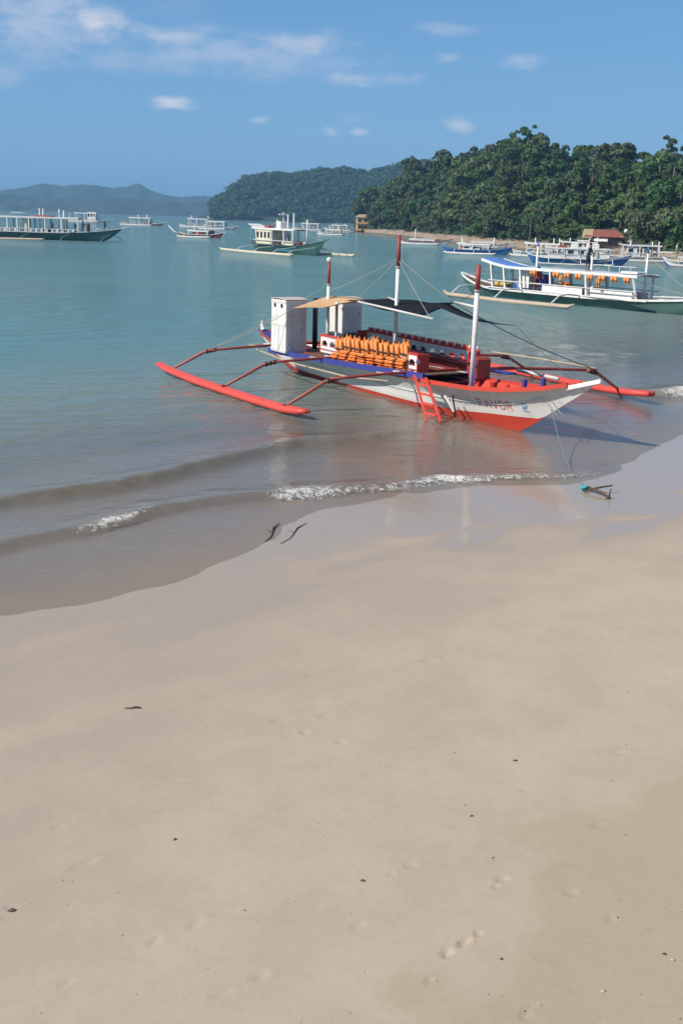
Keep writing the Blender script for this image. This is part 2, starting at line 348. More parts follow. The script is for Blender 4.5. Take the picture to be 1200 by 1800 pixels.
# ------------------------------------------------------------------ the sea
WAVE1 = np.array([(-12, 11.8), (-6.39, 17.71), (-6, 18.33), (-4.76, 19.42), (-3.38, 20.7), (-2.11, 22.71), (-1.07, 23.94), (.49, 25.2)])
WAVE2 = np.array([(-11, 9.6), (-5.49, 15.1), (-5.16, 15.64), (-4.18, 16.79), (-3.39, 17.75), (-1.78, 19.1), (-1.23, 19.3), (-.01, 19.75), (1.08, 20.45), (2.02, 21.15), (3.4, 21.45), (4.7, 21.7), (5.6, 22.6)])
WAVE3 = np.array([(7.6, 32.9), (9.2, 33.2), (10.2, 33.4), (11.6, 34.6), (14, 37.5), (20, 45)])
def ridge(e, front, back): return np.where(e > 0, np.exp(-(e / front) ** 2), np.exp(-(e / back) ** 2))
def sea_fields(X, Y):
    sd, _ = poly_sd(X, Y, SHORE); bed = beach_height(X, Y, sd)
    D = np.hypot(X, Y); near = np.exp(-np.clip(D - 30, 0, 1e5) / 25)
    z = np.zeros_like(X)
    off = sstep(-sd, 2, 12)
    for k, (wl, am, an) in enumerate([(1.9, .012, .9), (1.25, .009, .55), (.8, .006, 1.25), (2.9, .014, .75), (.55, .004, .3)]):
        ph = RNG.uniform(0, 6); z += am * np.sin((X * math.cos(an) * -1 + Y * math.sin(an)) * 2 * math.pi / wl + ph + 2.2 * vnoise(X, Y, 3.3, 20 + k)) * near * (.06 + .94 * off) * vnoise(X, Y, 2.6, 40 + k) * 1.7
    foam = np.zeros_like(X); silt = np.zeros_like(X)
    wob = (vnoise(X, Y, 1.4, 60) - .5) * .38 + (vnoise(X, Y, .4, 61) - .5) * .14
    e1, p1 = poly_sd(X, Y, WAVE1); e2, p2 = poly_sd(X, Y, WAVE2); e3, p3 = poly_sd(X, Y, WAVE3)
    e1 = e1 + wob; e2 = e2 + wob; e3 = e3 + wob
    L1 = 20.; t1 = 1 - sstep(p1, 16.0, 20.5)
    amp = .65 + .7 * vnoise(X, Y, 1.3, 62)
    z += .115 * amp * t1 * ridge(e1, .22, .8)
    t2 = .55 + .45 * (1 - sstep(p2, 15.0, 17.5))
    z += .098 * amp * t2 * ridge(e2, .17, .65) * (1 - sstep(p2, 21.5, 24))
    z += .20 * ridge(e3, .3, .9) * sstep(X, 7.6, 10.2)
    n1 = vnoise(X, Y, .30, 70); n2 = vnoise(X, Y, .11, 71)
    fr = .5 * n1 + .5 * n2
    # foam: the short break on the left, the long broken line on the right, the wave behind the bow
    leftb = np.exp(-((X + 3.75) / .50) ** 2) * np.exp(-((e2 - .02) / .17) ** 2) * 1.25
    x_r = sstep(X, -1.65, -1.0) * (1 - sstep(X, 4.6, 5.9))
    rb = x_r * np.exp(-((e2 - .10) / (.18 + .22 * np.exp(-((X + .8) / .8) ** 2) + .13 * np.exp(-((X - 2.2) / .9) ** 2))) ** 2) * (.75 + .4 * np.exp(-((X - 2.1) / .8) ** 2) + .25 * np.exp(-((X + .9) / .7) ** 2))
    lace = x_r * np.exp(-((e2 + .35) / .40) ** 2) * .42 * np.exp(-((X + .7) / 1.0) ** 2)
    right = sstep(X, 9.0, 10.6) * np.exp(-((e3 - .15) / .75) ** 2) * 1.3 + np.exp(-((X - 8.1) / .9) ** 2) * np.exp(-((e3 - .15) / .22) ** 2) * .6
    edge = np.exp(-((sd + .05) / .07) ** 2) * .22 * sstep(X, 4.8, 6.4) * (1 - sstep(X, 9, 12))
    foam = leftb + rb + lace + right + edge
    foam = foam + np.exp(-((sd + .06) / .05) ** 2) * .34 * vnoise(X, Y, .7, 77) * (1 - sstep(X, 6, 9))
    z += .05 * np.clip(foam, 0, 1) * (fr - .25)
    silt = np.clip(np.exp(-((e1 - .05) / .45) ** 2) * t1 + np.exp(-((e2 - .05) / .40) ** 2) * .8 + 1.0 * (sstep(sd, -7.5, -1.0)), 0, 1.4)
    crest = np.clip(np.exp(-((e1 - .06) / .30) ** 2) * t1 + np.exp(-((e2 - .04) / .20) ** 2) * .85 * (1 - sstep(p2, 15.5, 18.5)), 0, 1)
    dep = np.clip(z - bed, 0, 50)
    return z, {'foam': foam, 'depth': dep, 'silt': silt, 'crest': crest, 'off': sstep(-sd, 3, 26)}
def sea_material():
    m, nt = _nt('sea_water'); K = nt.links
    out = _add(nt, 'ShaderNodeOutputMaterial')
    at = lambda n: _add(nt, 'ShaderNodeAttribute', attribute_name=n).outputs['Fac']
    foam, dep, silt, off = at('foam'), at('depth'), at('silt'), at('off')
    tc = _add(nt, 'ShaderNodeTexCoord')
    mp = _add(nt, 'ShaderNodeMapping'); mp.inputs['Rotation'].default_value = (0, 0, R(-18)); mp.inputs['Scale'].default_value = (.55, 1.5, 1); K.new(tc.outputs['Object'], mp.inputs[0])
    r1 = _noise(nt, 1.3, 5, .6, mp.outputs[0]); r2 = _noise(nt, 6.5, 3, .5, mp.outputs[0]); r3 = _noise(nt, .035, 3, .6, mp.outputs[0])
    bp = _add(nt, 'ShaderNodeBump'); bp.inputs['Distance'].default_value = .40
    K.new(_m(nt, 'ADD', r1, _m(nt, 'MULTIPLY', r2, .16)), bp.inputs['Height'])
    K.new(_m(nt, 'MULTIPLY', _range(nt, off, 0, .7, .14, .85), _range(nt, r3, .35, .65, .55, 1.15)), bp.inputs['Strength'])
    fres = _add(nt, 'ShaderNodeFresnel'); fres.inputs['IOR'].default_value = 1.333; K.new(bp.outputs[0], fres.inputs['Normal'])
    gl = _add(nt, 'ShaderNodeBsdfGlossy'); gl.inputs['Roughness'].default_value = .045; K.new(bp.outputs[0], gl.inputs['Normal'])
    # water body: turbid sand-grey in the shallows, teal further out
    body = _mixc(nt, off, (.25, .265, .22), (.118, .245, .262))
    body = _mixc(nt, _m(nt, 'MULTIPLY', silt, .85, True), body, (.32, .285, .235))
    body = _mixc(nt, _m(nt, 'MULTIPLY', _m(nt, 'MULTIPLY', at('crest'), .85), _range(nt, _noise(nt, 3.5, 4, .6), .25, .6, .55, 1.)), body, (.115, .108, .070))
    df = _add(nt, 'ShaderNodeBsdfDiffuse'); K.new(body, df.inputs[0])
    tr = _add(nt, 'ShaderNodeBsdfTransparent'); tr.inputs[0].default_value = (.84, .82, .795, 1)
    opa = _m(nt, 'SUBTRACT', 1.0, _m(nt, 'POWER', 2.718, _m(nt, 'MULTIPLY', dep, -4.2)))
    mx = _add(nt, 'ShaderNodeMixShader'); K.new(opa, mx.inputs[0]); K.new(tr.outputs[0], mx.inputs[1]); K.new(df.outputs[0], mx.inputs[2])
    m2 = _add(nt, 'ShaderNodeMixShader'); geo = _add(nt, 'ShaderNodeNewGeometry'); K.new(_m(nt, 'MULTIPLY', fres.outputs[0], _m(nt, 'MULTIPLY', _range(nt, dep, 0., .035, .2, 1.), _m(nt, 'SUBTRACT', 1.0, _m(nt, 'MULTIPLY', geo.outputs['Backfacing'], .95)))), m2.inputs[0]); K.new(mx.outputs[0], m2.inputs[1]); K.new(gl.outputs[0], m2.inputs[2])
    # foam
    fn = _noise(nt, 9, 5, .7, tc.outputs['Object']); fn2 = _noise(nt, 34, 3, .6, tc.outputs['Object'])
    fa = _m(nt, 'ADD', foam, _m(nt, 'ADD', _m(nt, 'MULTIPLY', _m(nt, 'SUBTRACT', fn, .56), 3.0), _m(nt, 'MULTIPLY', _m(nt, 'SUBTRACT', fn2, .53), 2.6)))
    fm = _m(nt, 'MULTIPLY', _range(nt, fa, .40, 1.15), _range(nt, foam, .06, .35))
    fd = _add(nt, 'ShaderNodeBsdfDiffuse'); fd.inputs[0].default_value = (.66, .64, .60, 1)
    m3 = _add(nt, 'ShaderNodeMixShader'); K.new(fm, m3.inputs[0]); K.new(m2.outputs[0], m3.inputs[1]); K.new(fd.outputs[0], m3.inputs[2])
    K.new(m3.outputs[0], out.inputs[0]); return m
wx = axis(0, 0, [(-9, 13.5, .07)], 1.08, -4300, 4300); wy = axis(0, 0, [(10.5, 38, .07)], 1.075, -380, 5000)
sea = grid_object('sea', wx, wy, sea_fields, sea_material())
tag(sea, 'calm teal bay water turning sandy grey along the shore', None, kind='structure')


# ------------------------------------------------------------------ hills and headlands
def foliage_material(name, c1, c2, c3, per_object=True):
    m, nt = _nt(name); K = nt.links
    out = _add(nt, 'ShaderNodeOutputMaterial'); df = _add(nt, 'ShaderNodeBsdfPrincipled'); tl = _add(nt, 'ShaderNodeBsdfTranslucent')
    df.inputs['Roughness'].default_value = .6; df.inputs['Specular IOR Level'].default_value = .25
    n = _noise(nt, .35, 3, .6); g = _add(nt, 'ShaderNodeNewGeometry')
    c = _mixc(nt, _range(nt, n, .35, .65), c1, c2)
    c = _mixc(nt, _m(nt, 'MULTIPLY', g.outputs['Random Per Island'], .45), c, c3)
    if per_object:
        oi = _add(nt, 'ShaderNodeObjectInfo'); hs = _add(nt, 'ShaderNodeHueSaturation'); K.new(c, hs.inputs['Color'])
        K.new(_range(nt, oi.outputs['Random'], 0, 1, .455, .525, False), hs.inputs['Hue'])
        r2 = _m(nt, 'FRACT', _m(nt, 'MULTIPLY', oi.outputs['Random'], 7.31)); K.new(_range(nt, r2, 0, 1, .70, 1.38, False), hs.inputs['Value'])
        r3 = _m(nt, 'FRACT', _m(nt, 'MULTIPLY', oi.outputs['Random'], 13.7)); K.new(_range(nt, r3, 0, 1, .75, 1.1, False), hs.inputs['Saturation'])
        c = hs.outputs[0]
    K.new(c, df.inputs['Base Color']); K.new(c, tl.inputs[0])
    mx = _add(nt, 'ShaderNodeMixShader'); mx.inputs[0].default_value = .22; K.new(df.outputs[0], mx.inputs[1]); K.new(tl.outputs[0], mx.inputs[2]); K.new(mx.outputs[0], out.inputs[0])
    MATS[name] = m; return m
LEAF = foliage_material('broadleaf_foliage', (.040, .092, .030), (.070, .130, .040), (.098, .145, .050))
LEAF_DRY = foliage_material('dry_foliage', (.095, .085, .035), (.12, .11, .04), (.14, .10, .05))
LEAF_FAR = foliage_material('far_foliage', (.036, .085, .026), (.06, .12, .036), (.08, .125, .042), False)
PALM_LEAF = foliage_material('palm_foliage', (.075, .115, .030), (.12, .15, .045), (.15, .16, .06))
BARK = paint('bark', (.16, .12, .09), .9, .4, 3.)
def scrub_material():
    m, nt = _nt('hill_undergrowth'); K = nt.links
    out = _add(nt, 'ShaderNodeOutputMaterial'); p = _add(nt, 'ShaderNodeBsdfPrincipled'); K.new(p.outputs[0], out.inputs[0])
    n = _noise(nt, .25, 5, .65); n2 = _noise(nt, 1.4, 4, .6)
    c = _mixc(nt, _range(nt, n, .35, .65), (.022, .045, .014), (.040, .075, .022)); c = _mixc(nt, _range(nt, n2, .5, .75, 0, .5), c, (.07, .065, .035))
    K.new(c, p.inputs['Base Color']); p.inputs['Roughness'].default_value = .95
    b = _add(nt, 'ShaderNodeBump'); b.inputs['Strength'].default_value = 1.; b.inputs['Distance'].default_value = 1.; K.new(n2, b.inputs['Height']); K.new(b.outputs[0], p.inputs['Normal'])
    return m
SCRUB = scrub_material()
# near headland: distance of its shore and elevation angle of its skyline by bearing from the viewpoint
NEAR_R = [(-.01, 470), (.013, 466), (.0437, 406), (.0743, 347), (.1048, 295), (.1351, 264), (.1752, 237), (.2198, 204), (.2585, 188), (.292, 172), (.36, 165), (.50, 180), (.70, 220)]
NEAR_E = [(.004, .0), (.0127, .004), (.0322, .0225), (.0491, .0398), (.0711, .0485), (.0953, .0595), (.1047, .0645), (.1246, .0655), (.1387, .0725), (.163, .0735), (.1808, .063), (.2026, .0619), (.216, .0675), (.2356, .0638), (.2483, .0555), (.2637, .0625), (.2828, .0584), (.32, .060), (.40, .055), (.5, .03), (.62, .01), (.70, .0)]
TREE_H = 10.8
def near_hill_z(az, q):
    """height at bearing az, q metres behind the shore line"""
    rs = np.interp(az, *zip(*NEAR_R)); e = np.interp(az, *zip(*NEAR_E))
    w = 95.; top = np.clip(5 + np.tan(e) * (rs + w) - TREE_H * sstep(e, .0, .03), .8, None)
    q2 = q + (vnoise(az * 300, q, 14., 90) - .5) * 16
    up = sstep(q2, 4, w) ** .85; dn = 1 - .75 * sstep(q2, w * 1.2, w * 2.8)
    return .9 * sstep(q, -2, 6) + (top - .9) * up * dn + (vnoise(az * 300, q, 11., 91) - .5) * 3.5 * up
def polar_mesh(name, azs, qs, rfun, zfun, mat):
    A, Q = np.meshgrid(azs, qs); Rr = rfun(A) + Q; Z = zfun(A, Q); X = np.sin(A) * Rr; Y = np.cos(A) * Rr
    nx, ny = len(azs), len(qs); V = np.stack([X, Y, Z], -1).reshape(-1, 3)
    i = np.arange(nx - 1)[None, :] + np.arange(ny - 1)[:, None] * nx
    q = np.stack([i, i + 1, i + 1 + nx, i + nx], -1).reshape(-1, 4)
    me = bpy.data.meshes.new(name); me.from_pydata(V.tolist(), [], q.tolist()); me.polygons.foreach_set('use_smooth', [True] * len(q)); me.materials.append(mat); me.update()
    o = bpy.data.objects.new(name, me); COL.objects.link(o); return o
nr = lambda A: np.interp(A, *zip(*NEAR_R))
tag(polar_mesh('headland_hill', np.linspace(.004, .70, 130), np.concatenate([[-6, 3], np.linspace(7, 290, 60)]), nr, lambda A, Q: near_hill_z(A, Q) - 1.8 * (Q < 0), SCRUB), 'wooded hill of the near headland', None, kind='structure')
# shingle bank along the foot of the headland
def shingle_material():
    m, nt = _nt('shingle_bank'); K = nt.links
    out = _add(nt, 'ShaderNodeOutputMaterial'); p = _add(nt, 'ShaderNodeBsdfPrincipled'); K.new(p.outputs[0], out.inputs[0])
    n = _noise(nt, .6, 5, .7); n2 = _noise(nt, .12, 3)
    c = _mixc(nt, _range(nt, n2, .35, .65), (.36, .27, .19), (.27, .21, .16)); c = _mixc(nt, _range(nt, n, .5, .72, 0, .75), c, (.12, .09, .07))
    K.new(c, p.inputs['Base Color']); p.inputs['Roughness'].default_value = .9
    b = _add(nt, 'ShaderNodeBump'); b.inputs['Strength'].default_value = 1.; b.inputs['Distance'].default_value = .4; K.new(n, b.inputs['Height']); K.new(b.outputs[0], p.inputs['Normal'])
    return m
def bank_z(A, Q):
    return np.interp(Q, [-9, -6, -3, 0, 4, 9, 14], [-1.2, .10, .50, .85, 1.05, 1.2, -.5]) * (.8 + .5 * vnoise(A * 260, Q, 3., 95)) + (vnoise(A * 260, Q, .9, 96) - .5) * .35
tag(polar_mesh('headland_shore', np.linspace(.008, .42, 260), np.array([-9, -7.5, -6, -4.5, -3, -1.5, 0, 2, 4, 6.5, 9, 14.]), nr, bank_z, shingle_material()), 'tan stony bank along the foot of the headland', None, kind='structure')

# far headland and the distant island hills
FAR_E = [(-.135, -.002), (-.1258, .0), (-.1163, .0130), (-.1038, .0250), (-.0889, .0335), (-.0689, .0378), (-.0438, .0368), (-.0238, .0400), (-.0038, .0412), (.0139, .0390), (.0312, .0450), (.0511, .0480), (.0711, .0475), (.0911, .0460), (.13, .04), (.2, .03), (.3, .01)]
FAR_R = 1150.
def far_z(A, Q):
    e = np.interp(A, *zip(*FAR_E)); top = np.clip(5 + np.tan(e) * (FAR_R + 170) - 8 * sstep(e, 0, .02), -2, None)
    return -1 + (top + 1) * sstep(Q, -6, 165) ** .75 * (1 - .8 * sstep(Q, 260, 560)) + (vnoise(A * 1200, Q, 40., 97) - .5) * 8 * sstep(Q, 10, 80) * sstep(e, 0, .02)
tag(polar_mesh('far_headland', np.linspace(-.1345, .3, 160), np.concatenate([[-12], np.linspace(0, 560, 44)]), lambda A: FAR_R + 0 * A, far_z, SCRUB), 'darker wooded headland farther out in the bay', None, kind='structure')
HILL_E = [(-.62, .006), (-.5, .014), (-.42, .010), (-.36, .016), (-.3206, .0127), (-.3021, .0147), (-.2834, .0177), (-.2668, .022), (-.2504, .0202), (-.2313, .0222), (-.2073, .0202), (-.1951, .0216), (-.1853, .0250), (-.1771, .0200), (-.1659, .0158), (-.1486, .0139), (-.1362, .0158), (-.1138, .0155), (-.0887, .0133), (-.0483, .0081), (.1, .010), (.3, .008), (.62, .004)]
HILL2_E = [(-.62, .004), (-.45, .010), (-.34, .012), (-.3021, .0125), (-.288, .0118), (-.27, .0085), (-.24, .0105), (-.21, .0125), (-.185, .0110), (-.15, .0095), (-.12, .0115), (-.09, .0085), (0, .004), (.3, .004), (.62, .002)]
def dist_hill(name, E, rad, seed, label):
    def zf(A, Q):
        e = np.interp(A, *zip(*E)) + (vnoise(A * 2000, A * 0, 7., seed) - .5) * .0009; top = 5 + np.tan(e) * (rad + 250)
        rel = (vnoise(A * 2600, Q, 70., seed + 1) - .5) * .45 + (vnoise(A * 2600, Q, 24., seed + 2) - .5) * .22
        return -3 + (top + 3) * np.clip(sstep(Q, 0, 250) + rel * sstep(Q, 0, 60) * (1 - sstep(Q, 190, 250)), 0, 1.0) * (1 - .9 * sstep(Q, 300, 550))
    tag(polar_mesh(name, np.linspace(-.62, .62, 560), np.linspace(-10, 550, 48), lambda A: rad + 0 * A, zf, SCRUB), label, None, kind='structure')
dist_hill('distant_hill', HILL_E, 3300., 101, 'blue hazy island ridge with a pointed peak on the horizon')
dist_hill('distant_foothill', HILL2_E, 2500., 111, 'lower hazy ridge in front of the blue island')

# ------------------------------------------------------------------ trees
def leaf_cloud(lobes, n, size, seed):
    """leaf quads spread through the shell of several lobes -> vertex and face arrays"""
    r = np.random.default_rng(seed); lob = np.array(lobes); vol = lob[:, 3] ** 2; k = r.choice(len(lob), n, p=vol / vol.sum())
    d = r.normal(size=(n, 3)); d /= np.linalg.norm(d, axis=1)[:, None]; d[:, 2] = np.where(d[:, 2] < -.35, -d[:, 2], d[:, 2])
    rad = lob[k, 3] * (1 - .45 * r.random(n) ** 2.0); P = lob[k, :3] + d * rad[:, None] * np.array([1, 1, .78])
    nrm = d + r.normal(size=(n, 3)) * .55; nrm /= np.linalg.norm(nrm, axis=1)[:, None]
    a = np.cross(nrm, r.normal(size=(n, 3))); a /= np.linalg.norm(a, axis=1)[:, None]; b = np.cross(nrm, a)
    s = size * (.6 + .8 * r.random(n))[:, None]
    V = np.stack([P - a * s, P - b * s * .55 + nrm * s * .12, P + a * s, P + b * s * .55 + nrm * s * .12], 1).reshape(-1, 3)
    Fq = np.arange(n * 4).reshape(-1, 4); return V, Fq
def raw_mesh(name, V, Fq, mat):
    me = bpy.data.meshes.new(name); me.vertices.add(len(V)); me.vertices.foreach_set('co', np.asarray(V, np.float32).ravel())
    Fq = np.asarray(Fq, np.int32); me.loops.add(Fq.size); me.loops.foreach_set('vertex_index', Fq.ravel()); me.polygons.add(len(Fq)); me.polygons.foreach_set('loop_start', np.arange(len(Fq), dtype=np.int32) * 4)
    me.materials.append(mat); me.update(calc_edges=True); return me
def tree_kind(seed, height, spread, mat, kind='round', n=1500, leaf=.42):
    r = random.Random(seed); lobes = []
    if kind == 'round':
        for i in range(17):
            a = r.uniform(0, 6.28); q = spread * math.sqrt(r.random()) * .80; z = height * r.uniform(.36, .90) - .30 * q
            lobes.append((q * math.cos(a), q * math.sin(a), z, spread * r.choice((.16, .22, .30, .38, .46)) * r.uniform(.85, 1.1)))
    elif kind == 'tall':
        for i in range(11):
            z = height * (.35 + .6 * i / 10); q = spread * r.uniform(.05, .5); a = r.uniform(0, 6.28)
            lobes.append((q * math.cos(a), q * math.sin(a), z, spread * r.uniform(.25, .5) * (1.25 - .6 * i / 10)))
    else:   # umbrella: bare stem, layered open plates
        for i in range(9):
            a = r.uniform(0, 6.28); q = spread * r.uniform(.2, .8); z = height * r.choice((.62, .76, .9, .96))
            lobes.append((q * math.cos(a), q * math.sin(a), z, spread * r.uniform(.20, .34)))
    V, Fq = leaf_cloud(lobes, n, leaf, seed)
    crown = raw_mesh('crown', V, Fq, mat)
    t = MB(); t.tube([(0, 0, -1.2), (.1, .05, height * .3), (.0, .1, height * .62), (.1, 0, height * .85)], [.26, .2, .13, .05], 7)
    for i in range(5):
        l = lobes[(i * 2) % len(lobes)]; t.tube([(.03, .06, height * (.3 + .08 * i)), (l[0] * .55, l[1] * .55, l[2] * .85), (l[0] * .9, l[1] * .9, l[2])], [.11, .07, .03], 5)
    return crown, t.mesh('trunk', BARK, True)
KINDS = {}
for i in range(6): KINDS['r%d' % i] = tree_kind(200 + i, 6.6 + .9 * (i % 3), 3.3 + .4 * (i % 4), LEAF, 'round', 2300, .33)
for i in range(3): KINDS['t%d' % i] = tree_kind(220 + i, 9.4, 2.2, LEAF, 'tall', 1500, .30)
for i in range(2): KINDS['u%d' % i] = tree_kind(230 + i, 10.5, 3.2, LEAF, 'umbrella', 650)
KINDS['d0'] = tree_kind(240, 7., 2.7, LEAF_DRY, 'round', 750, .34)
def plant_tree(kind, x, y, z, sc, rz, label, group, name='broadleaf_tree', cat='tree'):
    e = empty(name, (x, y, z), rz, sc); e.scale = (sc * random.uniform(.88, 1.15), sc * random.uniform(.88, 1.15), sc)
    cr, tr = KINDS[kind]
    o = bpy.data.objects.new('crown', cr); COL.objects.link(o); o.parent = e
    o = bpy.data.objects.new('trunk', tr); COL.objects.link(o); o.parent = e
    tag(e, label, cat, group); return e
def hill_pos(az, q):
    rr = float(np.interp(az, *zip(*NEAR_R))) + q
    return rr * math.sin(az), rr * math.cos(az), float(near_hill_z(np.array([az]), np.array([q]))[0])
cand = []; tries = 0
while len(cand) < 300 and tries < 60000:
    tries += 1; az = random.uniform(.012, .318); q = 10 + 100 * random.random() ** .9; rr = float(np.interp(az, *zip(*NEAR_R))) + q
    if random.random() > (rr / 560.) * 1.35: continue
    if float(np.interp(az, *zip(*NEAR_E))) < .018 and q > 40: continue
    if (az < .021 and q < 17) or (.205 < az < .262 and q < 19): continue
    x, y, z = hill_pos(az, q)
    if any((x - c[0]) ** 2 + (y - c[1]) ** 2 < (3.4 + rr * .0042) ** 2 for c in cand): continue
    cand.append((x, y, z, az, q))
for i, (x, y, z, az, q) in enumerate(cand):
    k = random.choices(['r0', 'r1', 'r2', 'r3', 'r4', 'r5', 't0', 't1', 't2', 'u0', 'u1'], [5, 5, 5, 5, 5, 5, 2, 2, 2, 1, 1])[0]
    if k[0] == 'u' and q > 72: k = 'r1'
    rr = math.hypot(x, y); sc = random.choice((.72, .85, 1.0, 1.0, 1.15, 1.4)) * random.uniform(.9, 1.1) * (.80 + rr / 850.)
    plant_tree(k, x, y, z - .5, sc, random.uniform(0, 6.28), {'t': 'tall narrow', 'u': 'open flat-topped', 'r': 'dense round-crowned'}[k[0]] + ' green tree ' + ('at the foot' if q < 32 else 'halfway up' if q < 72 else 'near the ridge') + ' of the ' + ('left end' if az < .09 else 'middle' if az < .20 else 'right end') + ' of the near headland', 'trees covering the near headland')
for kd, az, q, sc, lb in [('u0', .1040, 96, 1.00, 'open flat-topped tree standing above the left shoulder of the headland skyline'), ('u1', .1775, 92, .92, 'thin sparse tree poking above the headland ridge beside its broad top'),
        ('t0', .2165, 92, 1.05, 'pointed tall tree forming the sharp tip on the right of the ridge'), ('r3', .1400, 92, 1.1, 'broad round tree on the highest point of the headland ridge'),
        ('d0', .1120, 26, 1.05, 'tree with dry brown foliage low on the headland slope'), ('d0', .1245, 20, .8, 'smaller brownish tree next to the dry one on the slope'), ('r5', .0830, 92, .62, 'small round tree standing alone on the left skyline of the headland')]:
    x, y, z = hill_pos(az, q); plant_tree(kd, x, y, z - .3, sc, .7, lb, None)
# low bushes filling the gaps under the crowns
lob = []
for i in range(900):
    az = random.uniform(.010, .32); q = 7 + 125 * random.random(); x, y, z = hill_pos(az, q); lob.append((x, y, z + .6, random.uniform(1.0, 2.3)))
V, Fq = leaf_cloud(lob, 26000, .5, 300)
o = bpy.data.objects.new('hill_bushes', raw_mesh('hill_bushes', V, Fq, LEAF_FAR)); COL.objects.link(o); tag(o, 'undergrowth between the trees of the near headland', 'bushes', kind='stuff')
# woods of the far headland: too far to tell the trees apart
lob = []
for i in range(1500):
    az = random.uniform(-.1300, .13); q = 215 * random.random() ** .85
    if float(np.interp(az, *zip(*FAR_E))) < .004 and q > 20: continue
    rr = FAR_R + q; z = float(far_z(np.array([az]), np.array([q]))[0])
    if z < 0: continue
    bx, by = rr * math.sin(az), rr * math.cos(az); s0 = random.uniform(3.2, 6.2)
    for j in range(3): lob.append((bx + random.uniform(-3, 3), by + random.uniform(-3, 3), z + random.uniform(2, 8.0), s0 * random.uniform(.5, 1.)))
V, Fq = leaf_cloud(lob, 150000, 1.25, 301)
o = bpy.data.objects.new('far_forest', raw_mesh('far_forest', V, Fq, LEAF_FAR)); COL.objects.link(o); tag(o, 'dark forest covering the farther headland', 'forest', kind='stuff')
# coconut palms by the houses at the foot of the hill
def palm(x, y, z, h, lean, label, seed):
    r = random.Random(seed); e = empty('coconut_palm', (x, y, z), r.uniform(0, 6)); t = MB(); top = Vector((lean, 0, h))
    t.tube([(0, 0, -.5), (lean * .2, 0, h * .35), (lean * .55, 0, h * .7), top], [.2, .15, .12, .1], 7); t.build('trunk', BARK, e, True)
    for i in range(15):
        m = MB(); a = i * 2.4 + r.uniform(-.2, .2); el = r.uniform(-.1, .95); L = r.uniform(2.1, 2.8); pts = []
        for k in range(7):
            q = k / 6; pts.append(top + Vector((math.cos(a) * L * q * math.cos(el * (1 - .4 * q)), math.sin(a) * L * q * math.cos(el * (1 - .4 * q)), L * (math.sin(el) * q - .75 * q * q))))
        sd = Vector((-math.sin(a), math.cos(a), 0))
        for k in range(1, 7):
            w = .55 * math.sin(math.pi * min(1, .15 + .8 * k / 6)); p0, p1 = pts[k - 1], pts[k]
            for s_ in (-1, 1):
                m.add([p0, p1, p1 + sd * s_ * w - Vector((0, 0, w * .5)) + (p1 - p0) * .5], [(0, 1, 2)])
                m.add([p0, (p0 + p1) * .5, (p0 + p1) * .5 + sd * s_ * w * .9 - Vector((0, 0, w * .5)) + (p1 - p0) * .5], [(0, 1, 2)])
        m.build('frond', PALM_LEAF, e)
    tag(e, label, 'palm tree', 'palms at the foot of the hill'); return e
for i, (x, y, h, ln, lb) in enumerate([(54.5, 184.5, 5.6, .8, 'yellowish palm leaning at the right edge below the wooded hill'), (57.4, 190, 7.0, -.6, 'taller palm behind the yellowish one at the right edge'), (38.0, 236, 7.0, .5, 'slim palm left of the red-roofed house'), (33.6, 282, 6.5, -.5, 'palm standing above the stony bank left of the moored blue boat')]):
    palm(x, y, .9, h, ln, lb, 400 + i)

# ------------------------------------------------------------------ paints
RED = paint('red_paint', (.62, .065, .040), .5, .35, 5.); RED_D = paint('worn_red_paint', (.34, .060, .050), .55, .4, 8.)
CORAL = paint('float_red_paint', (.70, .085, .065), .45, .18, 4.)
WHITE = paint('white_paint', (.78, .77, .74), .5, .32, 4.); WHITE2 = paint('weathered_white_paint', (.66, .65, .62), .6, .35, 5.)
BLUE = paint('blue_paint', (.045, .060, .30), .5, .35, 6.); BLUE_L = paint('light_blue_paint', (.10, .24, .60), .5, .2, 3.)
GREEN = paint('green_hull_paint', (.045, .120, .105), .5, .35, 1.5); TEAL = paint('turquoise_paint', (.06, .36, .38), .45, .2, 2.)
CREAM = paint('cream_paint', (.74, .68, .50), .5, .25, 3.); TANW = paint('bare_bamboo', (.50, .40, .27), .7, .4, 8.)
BLACK = paint('black_rubber', (.018, .018, .020), .6, .15, 8.); GREY = paint('grey_metal', (.30, .30, .31), .5, .3, 5.)
DARKRED = paint('dark_red_paint', (.16, .018, .022), .5, .25, 6.); ORANGE = paint('orange_vest_fabric', (.80, .20, .035), .75, .25, 14., .25)
ORANGE2 = paint('light_orange_vest_fabric', (.84, .34, .10), .75, .2, 14., .25); TANCLOTH = paint('tan_awning_cloth', (.60, .38, .20), .85, .2, 3., .3)
STRAP = paint('dark_webbing', (.03, .03, .035), .8, .2, 20.); ROPE = paint('rope_fibre', (.42, .38, .32), .9, .3, 30.); ROPE_D = paint('dark_rope_fibre', (.10, .10, .10), .9, .3, 30.)
ROPE_T = paint('turquoise_rope', (.05, .34, .40), .85, .3, 30.); IRON = paint('rusty_iron', (.10, .065, .045), .8, .4, 30.); WOOD = paint('driftwood', (.11, .09, .07), .85, .4, 20.)
SKYB = paint('hull_blue_paint', (.05, .17, .42), .45, .2, 2.); YELLOW = paint('yellow_wall_paint', (.66, .47, .20), .7, .25, 1.); RUST = paint('rusty_roof_iron', (.26, .085, .065), .7, .5, 1.2, .3, (.42, .34, .24))
THATCH = paint('thatch', (.40, .31, .19), .95, .4, 3., .4); BROWNW = paint('brown_wood', (.14, .085, .055), .8, .3, 2.); GLASSD = paint('dark_window', (.025, .03, .035), .15, .1, 2.)
